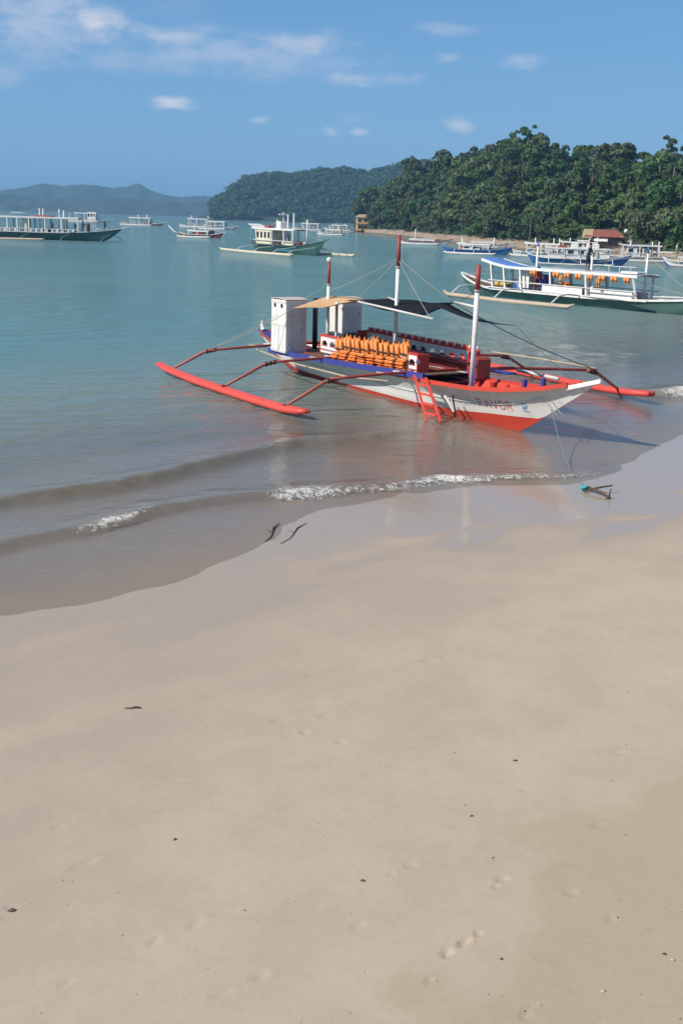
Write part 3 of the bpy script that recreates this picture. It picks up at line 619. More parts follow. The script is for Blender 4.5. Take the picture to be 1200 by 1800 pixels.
def net_material():
    m, nt = _nt('black_shade_net'); K = nt.links
    out = _add(nt, 'ShaderNodeOutputMaterial'); d = _add(nt, 'ShaderNodeBsdfDiffuse'); d.inputs[0].default_value = (.022, .025, .035, 1); t = _add(nt, 'ShaderNodeBsdfTransparent')
    mx = _add(nt, 'ShaderNodeMixShader'); K.new(_range(nt, _noise(nt, 3., 3), .3, .7, .80, .95), mx.inputs[0]); K.new(t.outputs[0], mx.inputs[1]); K.new(d.outputs[0], mx.inputs[2]); K.new(mx.outputs[0], out.inputs[0]); return m
NET = net_material()

# ------------------------------------------------------------------ the red and white outrigger boat on the beach
BD = Vector((.52007, -.85412, 0)); BN = Vector((.85412, .52007, 0)); BO = Vector((4.43, 26.69, 0))
BRZ = math.atan2(BD.y, BD.x)
def bw(s_, t_, z_): return BO + BD * s_ + BN * t_ + Vector((0, 0, z_))
boat = empty('outrigger_boat', BO, BRZ)
tag(boat, 'red and white outrigger boat with orange life vests, its bow run up on the beach', 'boat')
KEEL = [(-14.3, .85), (-13.2, .30), (-12, -.05), (-10.5, -.25), (-8, -.35), (-2.2, -.35), (-1.0, -.26), (-.4, -.12), (0, 0), (.35, .18), (.7, .40), (1.3, .77), (1.9, 1.14), (2.45, 1.50)]
SHEER = [(-14.3, 1.06), (-13, .92), (-11, .80), (-8, .78), (-5, .80), (-3, .84), (-1, .93), (0, 1.03), (1, 1.19), (2, 1.44), (2.45, 1.57)]
HALF = [(-14.3, .10), (-13.4, .38), (-12, .60), (-10, .74), (-8, .78), (-4, .80), (-2.5, .84), (-1.2, .82), (0, .63), (1, .39), (1.8, .18), (2.45, .04)]
REDZ = [(-14.3, .95), (-13, .45), (-11, .12), (-8, .10), (-4, .12), (-2, .20), (-1, .30), (0, .37), (.7, .42), (1, .45)]
PROF_MID = [(0, .02), (.12, .30), (.40, .55), (.68, .66), (1, 1)]; PROF_BOW = [(0, .02), (.12, .09), (.40, .32), (.68, .52), (1, 1)]
def prof(s_, f): w = float(sstep(s_, -4.5, -.8)); return lerp_tab(PROF_MID, f) * (1 - w) + lerp_tab(PROF_BOW, f) * w
def hull_hb(s_, z_):
    k, h = lerp_tab(KEEL, s_), lerp_tab(SHEER, s_); return lerp_tab(HALF, s_) * prof(s_, (z_ - k) / max(h - k, .02))
def main_hull():
    m = MB(); st = list(np.linspace(-14.3, -3, 26)) + list(np.linspace(-2.6, 2.45, 26)); rows = []
    for s_ in st:
        k, h = lerp_tab(KEEL, s_), lerp_tab(SHEER, s_); fr = min(.66, max(.01, (lerp_tab(REDZ, s_) - k) / (h - k)))
        fs = [0, fr * .33, fr * .66, fr, (fr + .68) / 2, .68, .84, 1.0]
        rows.append([(s_, lerp_tab(HALF, s_) * prof(s_, f), k + (h - k) * f) for f in fs])
    for sg in (-1, 1):
        for a, b in zip(rows[:-1], rows[1:]):
            for j in range(7):
                q = [a[j], b[j], b[j + 1], a[j + 1]]; q = [(x, sg * y, z) for x, y, z in q]
                if sg > 0: q = q[::-1]
                m.add(q, [(0, 1, 2, 3)], 0 if j < 3 else 1)
    e = rows[0]; m.add([(x, y, z) for x, y, z in e] + [(x, -y, z) for x, y, z in e[::-1]], [tuple(range(16))], 0)
    bm = bmesh.new(); me = m.mesh('hull', [RED, WHITE]); bm.from_mesh(me); bmesh.ops.remove_doubles(bm, verts=bm.verts, dist=.0015); bm.to_mesh(me); bm.free()
    for p in me.polygons: p.use_smooth = True
    o = bpy.data.objects.new('hull', me); COL.objects.link(o); o.parent = boat; return o
hull = main_hull()
for sg in (-1, 1):   # gunwale rails, inner bulwark
    m = MB(); pts = [(s_, sg * (lerp_tab(HALF, s_) + .03), lerp_tab(SHEER, s_) + .03) for s_ in np.linspace(-3.2, 1.75, 22)]
    for a, b in zip(pts[:-1], pts[1:]): m.bar(a, b, .075, .10)
    m.build('gunwale', RED, boat)
    m = MB(); pts = [(s_, sg * (lerp_tab(HALF, s_) + .01), lerp_tab(SHEER, s_) + .02) for s_ in np.linspace(-14.2, -3.3, 16)]
    for a, b in zip(pts[:-1], pts[1:]): m.bar(a, b, .06, .08)
    m.build('gunwale', RED_D, boat)
    m = MB(); pts = [(s_, sg * (hull_hb(s_, lerp_tab(KEEL, s_) * .32 + lerp_tab(SHEER, s_) * .68) + .012), lerp_tab(KEEL, s_) * .32 + lerp_tab(SHEER, s_) * .68) for s_ in np.linspace(-12.5, 1.0, 30)]
    for a, b in zip(pts[:-1], pts[1:]): m.bar(a, b, .025, .03)
    m.build('rub_strake', WHITE2, hull)
    m = MB(); g = [[(s_, sg * (lerp_tab(HALF, s_) - .05), lerp_tab(SHEER, s_) + .02) for s_ in np.linspace(-3.2, 1.7, 18)], [(s_, sg * max(.02, hull_hb(s_, lerp_tab(SHEER, s_) - .24) - .03), lerp_tab(SHEER, s_) - .24) for s_ in np.linspace(-3.2, 1.7, 18)]]
    m.sheet(g if sg < 0 else g[::-1]); m.build('bulwark', RED, boat)
m = MB(); m.sheet([[(s_, y * max(.02, hull_hb(s_, lerp_tab(SHEER, s_) - .24) - .03), lerp_tab(SHEER, s_) - .20) for s_ in np.linspace(-3.2, 1.7, 18)] for y in (1, -1)], .03); fd = m.build('foredeck', BLUE, boat)
m = MB(); m.sheet([[(s_, y * max(.02, lerp_tab(HALF, s_) - .10), lerp_tab(SHEER, s_) - .06) for s_ in np.linspace(-14.1, -3.1, 14)] for y in (1, -1)], .03); m.build('inner_deck', DARKRED, boat)
m = MB()   # white nose of the stem
m.add([(1.72, -.20, 1.385), (2.62, -.035, 1.66), (2.62, .035, 1.66), (1.72, .20, 1.385), (1.72, -.215, 1.28), (2.62, -.035, 1.56), (2.62, .035, 1.56), (1.72, .215, 1.28)], [(0, 1, 2, 3), (7, 6, 5, 4), (0, 4, 5, 1), (1, 5, 6, 2), (2, 6, 7, 3), (3, 7, 4, 0)])
m.build('bow_cap', WHITE, boat)
for y in (-.30, .30): MB().box((.35, y, 1.18), (.10, .10, .34), None, 0, .012).build('mooring_post', BLUE, boat)
m = MB(); m.bar((1.25, -.34, .92), (1.52, -.25, .66), .02, .02); m.build('draught_mark', GREY, boat)
m = MB(); m.bar((1.40, -.31, .96), (1.65, -.22, .70), .02, .02); m.build('draught_mark', GREY, boat)
for s_ in np.linspace(-2.6, .6, 6):   # frames inside the bow well
    m = MB(); z = lerp_tab(SHEER, s_) - .08; hb = hull_hb(s_, z - .11) - .06
    for y in (-1, 1): m.box((s_, y * hb, z), (.10, .07, .22), None, 0, .01)
    m.build('frame_rib', RED, boat)
# stern horn and transom
m = MB(); m.box((-14.25, 0, 1.05), (.30, .24, .10), (0, .3, 0), 0, .02); m.build('stern_block', BLUE, boat)
m = MB(); m.tube([(-14.2, 0, 1.08), (-14.32, 0, 1.26), (-14.30, 0, 1.44)], [.10, .07, .02], 8); m.build('stern_horn', WHITE, boat)
m = MB(); m.sheet([[(s_, y * (lerp_tab(HALF, s_) + .02), lerp_tab(SHEER, s_) + .02) for s_ in np.linspace(-14.2, -12.2, 6)] for y in (1, -1)], .03); m.build('stern_deck', BLUE, boat)
# side platforms: blue edge boards and plank floor
DECKY = [(-11.2, 1.32), (-9, 1.25), (-6, 1.05), (-3.2, .78)]; DECKZ = [(-11.2, .80), (-8, .86), (-3.2, 1.00)]
for sg in (-1, 1):
    m = MB(); pts = [(s_, sg * lerp_tab(DECKY, s_), lerp_tab(DECKZ, s_) - .03) for s_ in np.linspace(-11.2, -3.2, 18)]
    for a, b in zip(pts[:-1], pts[1:]): m.bar(a, b, .07, .15)
    m.build('deck_edge', BLUE, boat)
for k in range(9):
    m = MB(); f0, f1 = -1 + k * 2 / 9 + .006, -1 + (k + 1) * 2 / 9 - .006
    m.sheet([[(s_, f * (lerp_tab(DECKY, s_) - .04), lerp_tab(DECKZ, s_)) for s_ in np.linspace(-11.2, -3.2, 10)] for f in (f1, f0)], .03)
    m.build('deck_plank', [BLUE, RED_D, WHITE2][k % 3] if k in (0, 8) else BROWNW, boat)
for s_ in (-10.6, -8.9, -6.9, -4.9):
    m = MB(); y = lerp_tab(DECKY, s_) - .05; z = lerp_tab(DECKZ, s_) - .09; m.bar((s_, -y, z), (s_, y, z), .08, .09); m.build('deck_beam', RED_D, boat)
# masts: white with a red head
for s_, top, rad, ball, yo in ((-9.7, 3.68, .055, True, 0), (-5.8, 4.60, .060, False, 0), (-2.1, 3.95, .070, False, 0)):
    zb = lerp_tab(SHEER, s_) - .2; hd = {-9.7: .72, -5.8: .90, -2.1: .66}[s_]
    mm = MB(); mm.tube([(s_, yo, zb), (s_, yo, top - hd)], [rad, rad * .93], 12); mm.build('mast', WHITE, boat, True)
    mast = boat.children[-1]
    m = MB(); m.tube([(s_, yo, top - hd), (s_, yo, top)], [rad * .96, rad * .80], 12); h = m.build('mast_head', RED_D, boat, True)
    if ball: m = MB(); m.ball((s_, yo, top + .05), .085, 12, 8); m.build('mast_ball', WHITE, h, True)
    m = MB(); m.tube([(s_, yo, top - hd - .03), (s_, yo, top - hd + .03)], rad * 1.12, 12); m.build('lashing', ROPE, h, True)
# the two tall white cabins at the stern
for sg in (-1, 1):
    cx, cy = -10.4, sg * 1.03
    cab = MB(); cab.box((cx, cy, 1.63), (1.0, .76, 1.66), None, 0, .015); c = cab.build('stern_cabin', WHITE, boat)
    m = MB(); m.sheet([[(cx - .515 + 1.03 * i / 6, cy + y, 2.49 + .04 * math.sin(math.pi * i / 6)) for i in range(7)] for y in (.395, -.395)], .025); m.build('cabin_roof', paint('cabin_roof_pink', (.62, .50, .50), .6, .25, 4.), c)
    for zz in (.86, 1.68, 2.40): m = MB(); m.box((cx, cy + sg * .385, zz), (.99, .012, .05)); m.build('batten', WHITE2, c)
    m = MB(); m.box((cx + .02, cy + sg * .384, 1.27), (.02, .010, .78)); m.build('panel_joint', GREY, c)
    for zz in (1.1, 2.0): m = MB(); m.box((cx + .515, cy + sg * .27, zz), (.02, .05, .09)); m.build('hinge', GREY, c)
    for dx in (-.24, .22):
        m = MB(); m.tube([(cx + dx, cy + sg * .375, 2.28), (cx + dx, cy + sg * .386, 2.28)], .075, 14); m.build('porthole', GLASSD, c)
    m = MB(); m.box((cx + .505, cy, 1.55), (.012, .58, 1.40)); d_ = m.build('door', WHITE2, c); MB().box((cx + .52, cy - sg * .2, 1.55), (.03, .03, .12), None, 0, .008).build('handle', GREY, d_)
for y in (-.30, .22):
    m = MB(); m.tube([(-10.9, y, .75), (-10.9, y, 2.45)], .085, 10); m.build('exhaust_pipe', BLACK, boat, True)
m = MB(); m.box((-9.0, .1, 1.03), (1.0, .7, .28), None, 0, .04); m.build('engine_cover', GREY, boat)
m = MB(); m.tube([(-8.6, -.32, .86), (-8.66, -.30, 2.52)], [.05, .045], 10); m.build('awning_post', WHITE, boat, True)
# awnings
def quad_sheet(p00, p10, p11, p01, n, sag, thick):
    P = [[Vector(a) for a in (p00, p10)], [Vector(a) for a in (p01, p11)]]; g = []
    for i in range(n + 1):
        r_ = []
        for j in range(n + 1):
            u, v = j / n, i / n; p = (P[0][0] * (1 - u) + P[0][1] * u) * (1 - v) + (P[1][0] * (1 - u) + P[1][1] * u) * v
            edge = math.sin(math.pi * u) ; r_.append(p + Vector((0, 0, -sag * (4 * u * (1 - u)) * (.5 + .5 * 4 * v * (1 - v)) + .03 * math.sin(9 * u + 5 * v) * 4 * u * (1 - u))))
        g.append(r_)
    m = MB(); m.sheet(g, thick); return m
quad_sheet((-9.6, -1.3, 2.27), (-6.6, -1.0, 2.70), (-7.5, 1.0, 2.70), (-10.0, .2, 2.60), 12, .10, .012).build('tan_awning', TANCLOTH, boat, True)
quad_sheet((-7.0, -.95, 2.70), (-3.3, -.85, 2.56), (-4.4, 1.0, 2.80), (-7.5, 1.0, 2.68), 12, .05, .010).build('shade_net', NET, boat, True)
m = MB(); m.sheet([[Vector((-4.5, .85, 2.79)).lerp(Vector((-.6, .12, 2.55)), u) + Vector((.35 * (1 - u) * v, -.75 * v * (1 - u), -.14 * math.sin(math.pi * u))) for u in np.linspace(0, 1, 9)] for v in (0, .5, 1)], .01); m.build('shade_net', NET, boat, True)
for a, b, rd_ in (((-6.3, -1.0, 2.71), (-2.6, -1.0, 2.55), .03), ((-7.6, .9, 2.70), (-5.75, .05, 2.74), .03), ((-4.3, .95, 2.82), (-2.15, .1, 2.86), .035)):
    m = MB(); m.tube([a, b], rd_, 8); m.build('awning_spar', WHITE2, boat, True)
# benches along both sides: white boards with arched cut-outs, red rails
def bench(x0, x1, y, z0, face, balusters):
    e = MB(); h = .50; yy = y; n = max(2, int(round((x1 - x0) / .46))); w = (x1 - x0) / n; t = .05
    def column(xa, xb, za, zb): e.box(((xa + xb) / 2, yy, (za + zb) / 2), (xb - xa, t, zb - za))
    column(x0, x1, z0, z0 + .20)
    for k in range(n):
        a = x0 + k * w; column(a, a + w * .16, z0 + .20, z0 + h); column(a + w * .84, a + w, z0 + .20, z0 + h)
        for i in range(7):
            xa = a + w * (.16 + .68 * i / 7); xb = a + w * (.16 + .68 * (i + 1) / 7); u = (i + .5) / 7 * 2 - 1
            column(xa, xb, z0 + .26 + .12 * math.sqrt(max(0, 1 - u * u)), z0 + h)
    b = e.build('bench_board', WHITE, boat)
    m = MB(); m.bar((x0 - .04, yy, z0 + h + .025), (x1 + .04, yy, z0 + h + .025), .09, .05); m.build('top_rail', RED, b)
    m = MB(); m.bar((x0 - .02, yy - face * .03, z0 + .10), (x1 + .02, yy - face * .03, z0 + .10), .02, .03); m.build('trim_strip', RED_D, b)
    for xe in (x0 - .03, x1 + .03): m = MB(); m.box((xe, yy + face * .16, z0 + .26), (.05, .40, .56), None, 0, .01); m.build('end_board', RED, b)
    m = MB(); m.box(((x0 + x1) / 2, yy + face * .18, z0 + .22), (x1 - x0 - .04, .30, .05), None, 0, .012); m.build('seat', DARKRED, b)
    if balusters:
        m = MB(); m.box(((x0 + x1) / 2, yy - .03, z0 - .05), (x1 - x0, .03, .32)); m.build('kick_board', DARKRED, b)
        k = 0; x = x0 + .08
        while x < x1: m = MB(); m.tube([(x, yy, z0 + h + .05), (x, yy, z0 + h + .10), (x + .01, yy, z0 + h + .16)], [.03, .042, .015], 7); m.build('knob', RED if k % 3 else WHITE, b, True); x += .115; k += 1
    return b
bench(-9.0, -3.75, -.62, .95, 1, False)
bench(-8.6, -2.95, .82, 1.08, -1, True)
m = MB(); m.tube([(-3.62, -.70, 1.30), (-3.61, -.70, 1.30)], .07, 12); m.build('round_badge', WHITE2, boat)
m = MB(); m.box((-2.72, .72, 1.18), (.36, .55, .62), None, 0, .06); m.build('end_locker', RED_D, boat)
for x0_, y0_, w_ in ((-7.9, 1.25, .9), (-6.6, 1.20, 1.0), (-9.2, .75, .7)):
    m = MB(); m.box((x0_, y0_, 1.30), (w_, .5, .30), None, 0, .05); m.build('black_cushion', BLACK, boat)
# outriggers: (foot s, elbow s, elbow z, right elbow s, right foot s)
ARMS = [(-4.42, -4.30, .86, -2.90, -3.15), (-8.04, -8.20, .80, -6.95, -7.2), (-11.85, -11.5, .80, -10.6, -11.1)]
for i, (fs_, es, ez, re, rf) in enumerate(ARMS):
    tl = -4.36 - .09 * i; el_ = (-3.05, -2.90, -3.35)[i]
    mid = [Vector((es, el_, ez)).lerp(Vector((re, 5.2, ez + .03)), u) + Vector((0, 0, .16 * math.sin(math.pi * u))) for u in np.linspace(0, 1, 12)]
    m = MB(); m.tube(mid, [.052 - .012 * abs(2 * k / 11 - 1) for k in range(12)], 9); arm = m.build('cross_beam', RED_D, boat, True)
    for a, b in ((Vector((es, el_ + .35, ez + .03)), Vector((fs_, tl, .17))), (Vector((re, 4.85, ez + .05)), Vector((rf, 6.55, .16)))):
        kn = a.lerp(b, .30) + Vector((0, 0, .10))
        m = MB(); m.tube([a, kn, a.lerp(b, .6) + Vector((0, 0, .05)), b], [.045, .052, .046, .034], 9); m.build('strut', paint('faded_red_bamboo', (.42, .13, .10), .6, .4, 9.), boat, True)
        m = MB(); dr = (kn - a).normalized()
        for q in (.25, .5, .75): p = a.lerp(kn, q); m.tube([p - dr * .035, p + dr * .035], .068, 9)
        m.build('lashing', BLACK, arm, True)
        m = MB(); m.tube([b + Vector((-.05, 0, -.02)), b + Vector((.05, 0, -.02))], .105, 10); m.build('lashing', RED_D, arm, True)
    for q, mt in ((.16, TANW), (.22, WHITE2)):
        m = MB(); m.tube([Vector((es, el_, ez)).lerp(Vector((re, 5.2, ez)), q + .035 * k) + Vector((0, 0, .16 * math.sin(math.pi * (q + .035 * k)) + .06 - .05 * k)) for k in range(3)], .028, 7); m.build('splint', mt, arm, True)
def float_pole(pts, rad, mat): m = MB(); m.tube(pts, rad, 10); m.build('float', mat, boat, True)
for dy in (-.075, .075):
    float_pole([(-12.6, -4.62 + dy, .30), (-12.0, -4.55 + dy, .19), (-10, -4.50 + dy, .11), (-8, -4.45 + dy, .10), (-6, -4.40 + dy, .10), (-4.4, -4.36 + dy, .12), (-3.7, -4.32 + dy * .8, .17), (-3.3, -4.28 + dy * .5, .22)], [.05, .085, .095, .10, .10, .10, .09, .05], CORAL)
    float_pole([(-12.2, 6.6 + dy, .24), (-10, 6.6 + dy, .12), (-7, 6.58 + dy, .12), (-4, 6.56 + dy, .13), (-2.9, 6.48 + dy, .18), (-1.75, 6.34 + dy, .30)], [.06, .10, .10, .10, .095, .085], CORAL)
m = MB(); m.tube([(-7.2, 4.75, .95), (-5, 4.9, .98), (-2.8, 5.1, .97)], .028, 7); m.build('tie_pole', TANW, boat, True)
m = MB(); m.tube([(-11.6, -1.6, .76), (-9, -1.75, .66), (-6.0, -1.45, .60), (-4.2, -1.25, .72)], .026, 7); m.build('tie_pole', TANW, boat, True)
m = MB(); m.tube([(-3.0, 2.3, 1.02), (-1.2, 2.2, 1.02)], .05, 8); m.build('boarding_pole', WHITE2, boat, True)
m = MB(); m.box((-3.4, 1.75, .98), (1.5, .35, .04), (0, 0, .1)); m.build('gang_plank', BLUE, boat)
# ladder over the side
la, lb_ = Vector((-3.35, -.98, .98)), Vector((-2.05, -1.42, -.02)); off = Vector((.50, .02, .0))
ldr = MB(); ldr.bar(la, lb_, .06, .05); ld = ldr.build('ladder', CORAL, boat)
m = MB(); m.bar(la + off, lb_ + off * .95 + Vector((0, .06, .06)), .06, .05); m.build('ladder_rail', CORAL, ld)
for k in range(4):
    p = la.lerp(lb_, .18 + .21 * k); m = MB(); m.bar(p, p + off, .06, .05); m.build('rung', CORAL, ld)
m = MB(); m.bar((-1.95, -.72, .62), (-1.55, -.88, .16), .035, .035); m.build('fender_stick', BLACK, boat)
m = MB(); m.bar((-2.2, -.78, .60), (-1.75, -.80, .24), .05, .03); m.build('fender_board', WHITE, boat)
# rigging
def rope(pts, rad, mat, name='rope', parent=boat): m = MB(); m.tube(pts, rad, 5); return m.build(name, mat, parent, True)
def sagged(a, b, sag, n=9): a, b = Vector(a), Vector(b); return [a.lerp(b, u) - Vector((0, 0, sag * 4 * u * (1 - u))) for u in np.linspace(0, 1, n)]
for a, b, sg_, rr_, mt in (((-5.8, 0, 3.95), (-9.7, 0, 2.75), .05, .009, ROPE), ((-5.8, 0, 3.95), (-7.4, .95, 2.70), .03, .009, ROPE), ((-5.8, 0, 3.95), (-6.5, -.98, 2.70), .03, .008, ROPE), ((-5.8, 0, 3.95), (-4.4, .95, 2.82), .03, .010, ROPE), ((-5.8, 0, 3.9), (-2.8, -.95, 2.56), .03, .008, ROPE),
        ((-4.4, .95, 2.82), (-2.95, 5.0, .98), .12, .014, ROPE_D), ((-9.6, -1.3, 2.27), (-11.5, -3.2, .88), .10, .011, ROPE), ((-.6, .12, 2.55), (1.6, .05, 1.5), .04, .008, ROPE_D), ((-2.1, 0, 3.3), (-4.3, .95, 2.8), .03, .008, ROPE_D), ((-9.7, 0, 3.0), (-11.5, -3.3, .86), .12, .008, ROPE)):
    rope(sagged(a, b, sg_), rr_, mt)
# hand-painted name on the bow
def on_hull(u, v): return (u, -(hull_hb(u, v) + .006), v)
def strokes(lines, x0, z0, w, h, mat, label_part, th=.026):
    m = MB()
    for ln in lines:
        for (ax, az_), (bx_, bz) in zip(ln[:-1], ln[1:]):
            A = Vector((x0 + ax * w, z0 + az_ * h)); Bq = Vector((x0 + bx_ * w, z0 + bz * h)); d_ = (Bq - A); n_ = Vector((-d_.y, d_.x)).normalized() * th * .5; A = A - d_.normalized() * th * .3; Bq = Bq + d_.normalized() * th * .3
            for k in range(3):
                P0 = A.lerp(Bq, k / 3); P1 = A.lerp(Bq, (k + 1) / 3)
                m.add([on_hull(*(P0 - n_)), on_hull(*(P1 - n_)), on_hull(*(P1 + n_)), on_hull(*(P0 + n_))], [(0, 1, 2, 3)])
    return m.build(label_part, mat, hull)
GL = {'F': [[(0, 0), (0, 1), (.8, 1)], [(0, .55), (.65, .55)]], 'A': [[(0, 0), (.42, 1), (.85, 0)], [(.18, .38), (.66, .38)]], 'V': [[(0, 1), (.42, 0), (.85, 1)]], 'O': [[(.2, 0), (.65, 0), (.85, .25), (.85, .75), (.65, 1), (.2, 1), (0, .75), (0, .25), (.2, 0)]],
      'R': [[(0, 0), (0, 1), (.6, 1), (.8, .78), (.6, .52), (0, .52)], [(.4, .52), (.85, 0)]], 'U': [[(0, 1), (0, .2), (.2, 0), (.6, 0), (.85, .2), (.85, 1)]]}
FADED = paint('faded_blue_lettering', (.42, .52, .66), .6, .3, 20.); SIGNRED = paint('sign_red_lettering', (.50, .10, .06), .6, .3, 20.); SIGNBLUE = paint('sign_blue_lettering', (.12, .30, .50), .6, .3, 20.)
for i, ch in enumerate('OUR'): strokes(GL[ch], -2.12 + .27 * i, .43, .21, .20, FADED, 'letter')
for i, ch in enumerate('FAVOR'): strokes(GL[ch], -1.20 + .245 * i, .46 + .013 * i, .19, .20, SIGNRED, 'letter')
strokes([[(.1, .9), (.5, 1), (.8, .8), (.6, .55), (.2, .6), (.1, .9)], [(.35, .6), (.2, .3), (.55, .35), (.75, .55)], [(.2, .3), (.3, .02), (.7, .05), (.95, .0)]], .24, .55, .22, .20, SIGNBLUE, 'emblem', .022)

# ------------------------------------------------------------------ life vests stacked on the side platform
def vest_proto():
    e = empty('life_vest', (0, 0, 0)); m = MB(); m.box((0, 0, .030), (.46, .36, .055), None, 0, .022); m.build('back_panel', ORANGE, e, True)
    for y in (-.1, .1): m = MB(); m.box((.01, y, .078), (.40, .165, .05), (0, 0, .08 * (1 if y > 0 else -1)), 0, .02); m.build('front_panel', ORANGE2, e, True)
    for x in (-.1, .11): m = MB(); m.box((x, 0, .062), (.032, .375, .092)); m.build('strap', STRAP, e)
    return e
def vest_top():
    e = empty('life_vest', (0, 0, 0)); m = MB(); m.box((0, .04, .16), (.36, .06, .36), (.12, 0, 0), 0, .028); m.build('back_panel', ORANGE, e, True)
    for x in (-.11, .11): m = MB(); m.box((x, -.03, .14), (.15, .07, .34), (.16, 0, .1 * (1 if x > 0 else -1)), 0, .03); m.build('front_panel', ORANGE2, e, True)
    for x in (-.11, .11): m = MB(); m.tube([(x, -.02, .26), (x * 1.1, .02, .37), (x, .08, .30)], .038, 8); m.build('shoulder', ORANGE2, e, True)
    m = MB(); m.box((0, -.065, .10), (.34, .02, .035), (.16, 0, 0)); m.build('strap', STRAP, e)
    return e
ORD = ['bottom', 'second from the bottom', 'third from the bottom', 'fourth from the bottom', 'fifth from the bottom']
NTH = ['first', 'second', 'third', 'fourth', 'fifth', 'sixth', 'seventh', 'eighth', 'ninth']
vp, vt = vest_proto(), vest_top(); used = [False, False]
for k in range(8):
    s_ = -7.45 + k * .445; n = (3, 4, 4, 4, 4, 4, 4, 4)[k]; t_ = -(lerp_tab(DECKY, s_) - .26)
    for j in range(n + 1):
        top = j == n; src = vt if top else vp
        e = copy_tree(src) if used[top] else src; used[top] = True
        z_ = lerp_tab(DECKZ, s_) + .004 + j * .084
        e.location = bw(s_ + random.uniform(-.03, .03), t_ + random.uniform(-.03, .03), z_ - (.03 if top else 0)); e.rotation_euler = (random.uniform(-.02, .02), random.uniform(-.02, .02), BRZ + (math.pi / 2 if not top else 0) + random.uniform(-.12, .12)); e.scale = (random.uniform(.95, 1.1),) * 2 + (.66,) if not top else (1.05, 1.1, random.uniform(1.1, 1.4))
        tag(e, ('orange life vest upright on top' if top else 'folded orange life vest, %s,' % ORD[j]) + ' of the %s stack from the stern cabins' % NTH[k], 'life vest', 'life vests stacked on the beached boat')

# ------------------------------------------------------------------ anchor, rope and things on the sand
def ground_z(x, y): return float(beach_height(np.array([x]), np.array([y]))[0])
an = empty('boat_anchor', (4.75, 20.42, ground_z(4.75, 20.42))); tag(an, 'rusty anchor with a turquoise rope knot half sunk in the wet sand', 'anchor')
m = MB(); m.tube([(0, 0, .09), (.22, -.38, .07), (.30, -.62, .04)], [.026, .03, .022], 7); m.build('shank', IRON, an, True)
m = MB(); m.tube([(-.08, -.12, .02), (.16, -.10, .10), (.46, -.10, .16)], [.014, .022, .014], 7); m.build('stock', IRON, an, True)
m = MB(); m.tube([(.20, -.60, -.03), (.29, -.60, .06), (.31, -.58, .20)], [.02, .028, .016], 7); m.build('fluke', IRON, an, True)
m = MB(); m.ball((-.03, .06, .055), .075, 10, 7, (1.25, .9, .7)); m.tube([(-.10, .02, .05), (-.02, -.05, .12), (.05, .05, .05)], .03, 6); m.build('rope_knot', ROPE_T, an, True)
A0 = bw(1.15, -.12, .78); A1 = Vector((4.74, 20.5, ground_z(4.74, 20.5) + .10))
o = rope([A0.lerp(A1, u) - Vector((0, 0, .42 * 4 * u * (1 - u) * (.6 + .4 * u))) for u in np.linspace(0, 1, 14)], .011, paint('grey_teal_rope', (.16, .24, .25), .85, .3, 30.), 'mooring_rope', None); tag(o, 'thin grey rope running from the bow down to the anchor', 'rope')
def stick(x, y, L, an_, rad, label, mat=WOOD, dz=0.):
    m = MB(); z = max(ground_z(x, y), 0) + rad * .7 + dz; c, s_ = math.cos(an_), math.sin(an_)
    m.tube([(x + c * L * u - s_ * L * .025 * math.sin(9 * u), y + s_ * L * u + c * L * .025 * math.sin(9 * u), z + rad * .5 * math.sin(5 * u)) for u in (-.5, -.25, 0, .2, .5)], [rad * .5, rad, rad * .9, rad, rad * .3], 6)
    m.tube([(x, y, z), (x - s_ * L * .12 + c * L * .08, y + c * L * .12 + s_ * L * .08, z + rad)], [rad * .5, rad * .2], 5)
    tag(m.build('driftwood_stick', mat, None, True), label, 'stick')
def leafbit(x, y, L, an_, label, mat=WOOD):
    L *= .62; m = MB(); z = ground_z(x, y) + .004; c, s_ = math.cos(an_), math.sin(an_); g = []
    for v in (-1, 0, 1): g.append([(x + c * L * u - s_ * v * L * .3 * math.sin(math.pi * (u + .5)), y + s_ * L * u + c * v * L * .3 * math.sin(math.pi * (u + .5)), z + .004 * abs(v) + .004 * math.sin(4 * u + 1)) for u in (-.5, -.3, -.1, .1, .3, .5)])
    m.sheet(g, .002); tag(m.build('dead_leaf', mat, None, True), label, 'leaf')
stick(-1.12, 17.0, 1.1, 1.47, .016, 'dark drift stick poking out of the shallows left of the foam'); stick(-.76, 17.0, 1.3, 1.33, .010, 'thin twig lying at the water edge just right of the dark drift stick')
stick(-2.09, 10.22, .17, .1, .012, 'short brown stick alone on the damp sand at left'); stick(1.24, 5.74, .02, 1.1, .004, 'crumb of wood beside the groove near the bottom edge')
DL = paint('dead_leaf', (.13, .10, .07), .8, .3, 30.); SH = paint('white_shell', (.50, .44, .39), .5, .2, 30.)
for x, y, L, a_, lb in [(-1.27, 7.74, .055, .9, 'small dark leaf left of the centre of the sand'), (1.69, 9.17, .07, .0, 'flat dark leaf on the open sand at right below the wet area'), (.24, 7.16, .065, -.3, 'dark curled leaf in the middle of the lower sand'), (-2.29, 6.75, .10, .2, 'long dark leaf scrap at the left edge of the sand'),
        (1.17, 8.15, .05, .1, 'tiny leaf scrap between the two leaves on the right'), (1.16, 6.24, .035, .4, 'small dark crumb right of the big footprint'), (2.27, 6.30, .05, -.4, 'purplish leaf scrap near the right edge beside a white shell')]:
    leafbit(x, y, L, a_, lb, DL)
for x, y, r_, lb in [(2.31, 6.24, .013, 'white shell fragment near the right edge beside a leaf scrap'), (1.77, 5.92, .014, 'pale shell fragment close to the bottom right corner')]:
    m = MB(); m.ball((x, y, ground_z(x, y) + .004), r_, 8, 5, (1.3, .9, .5)); tag(m.build('shell_fragment', SH, None, True), lb, 'shell')

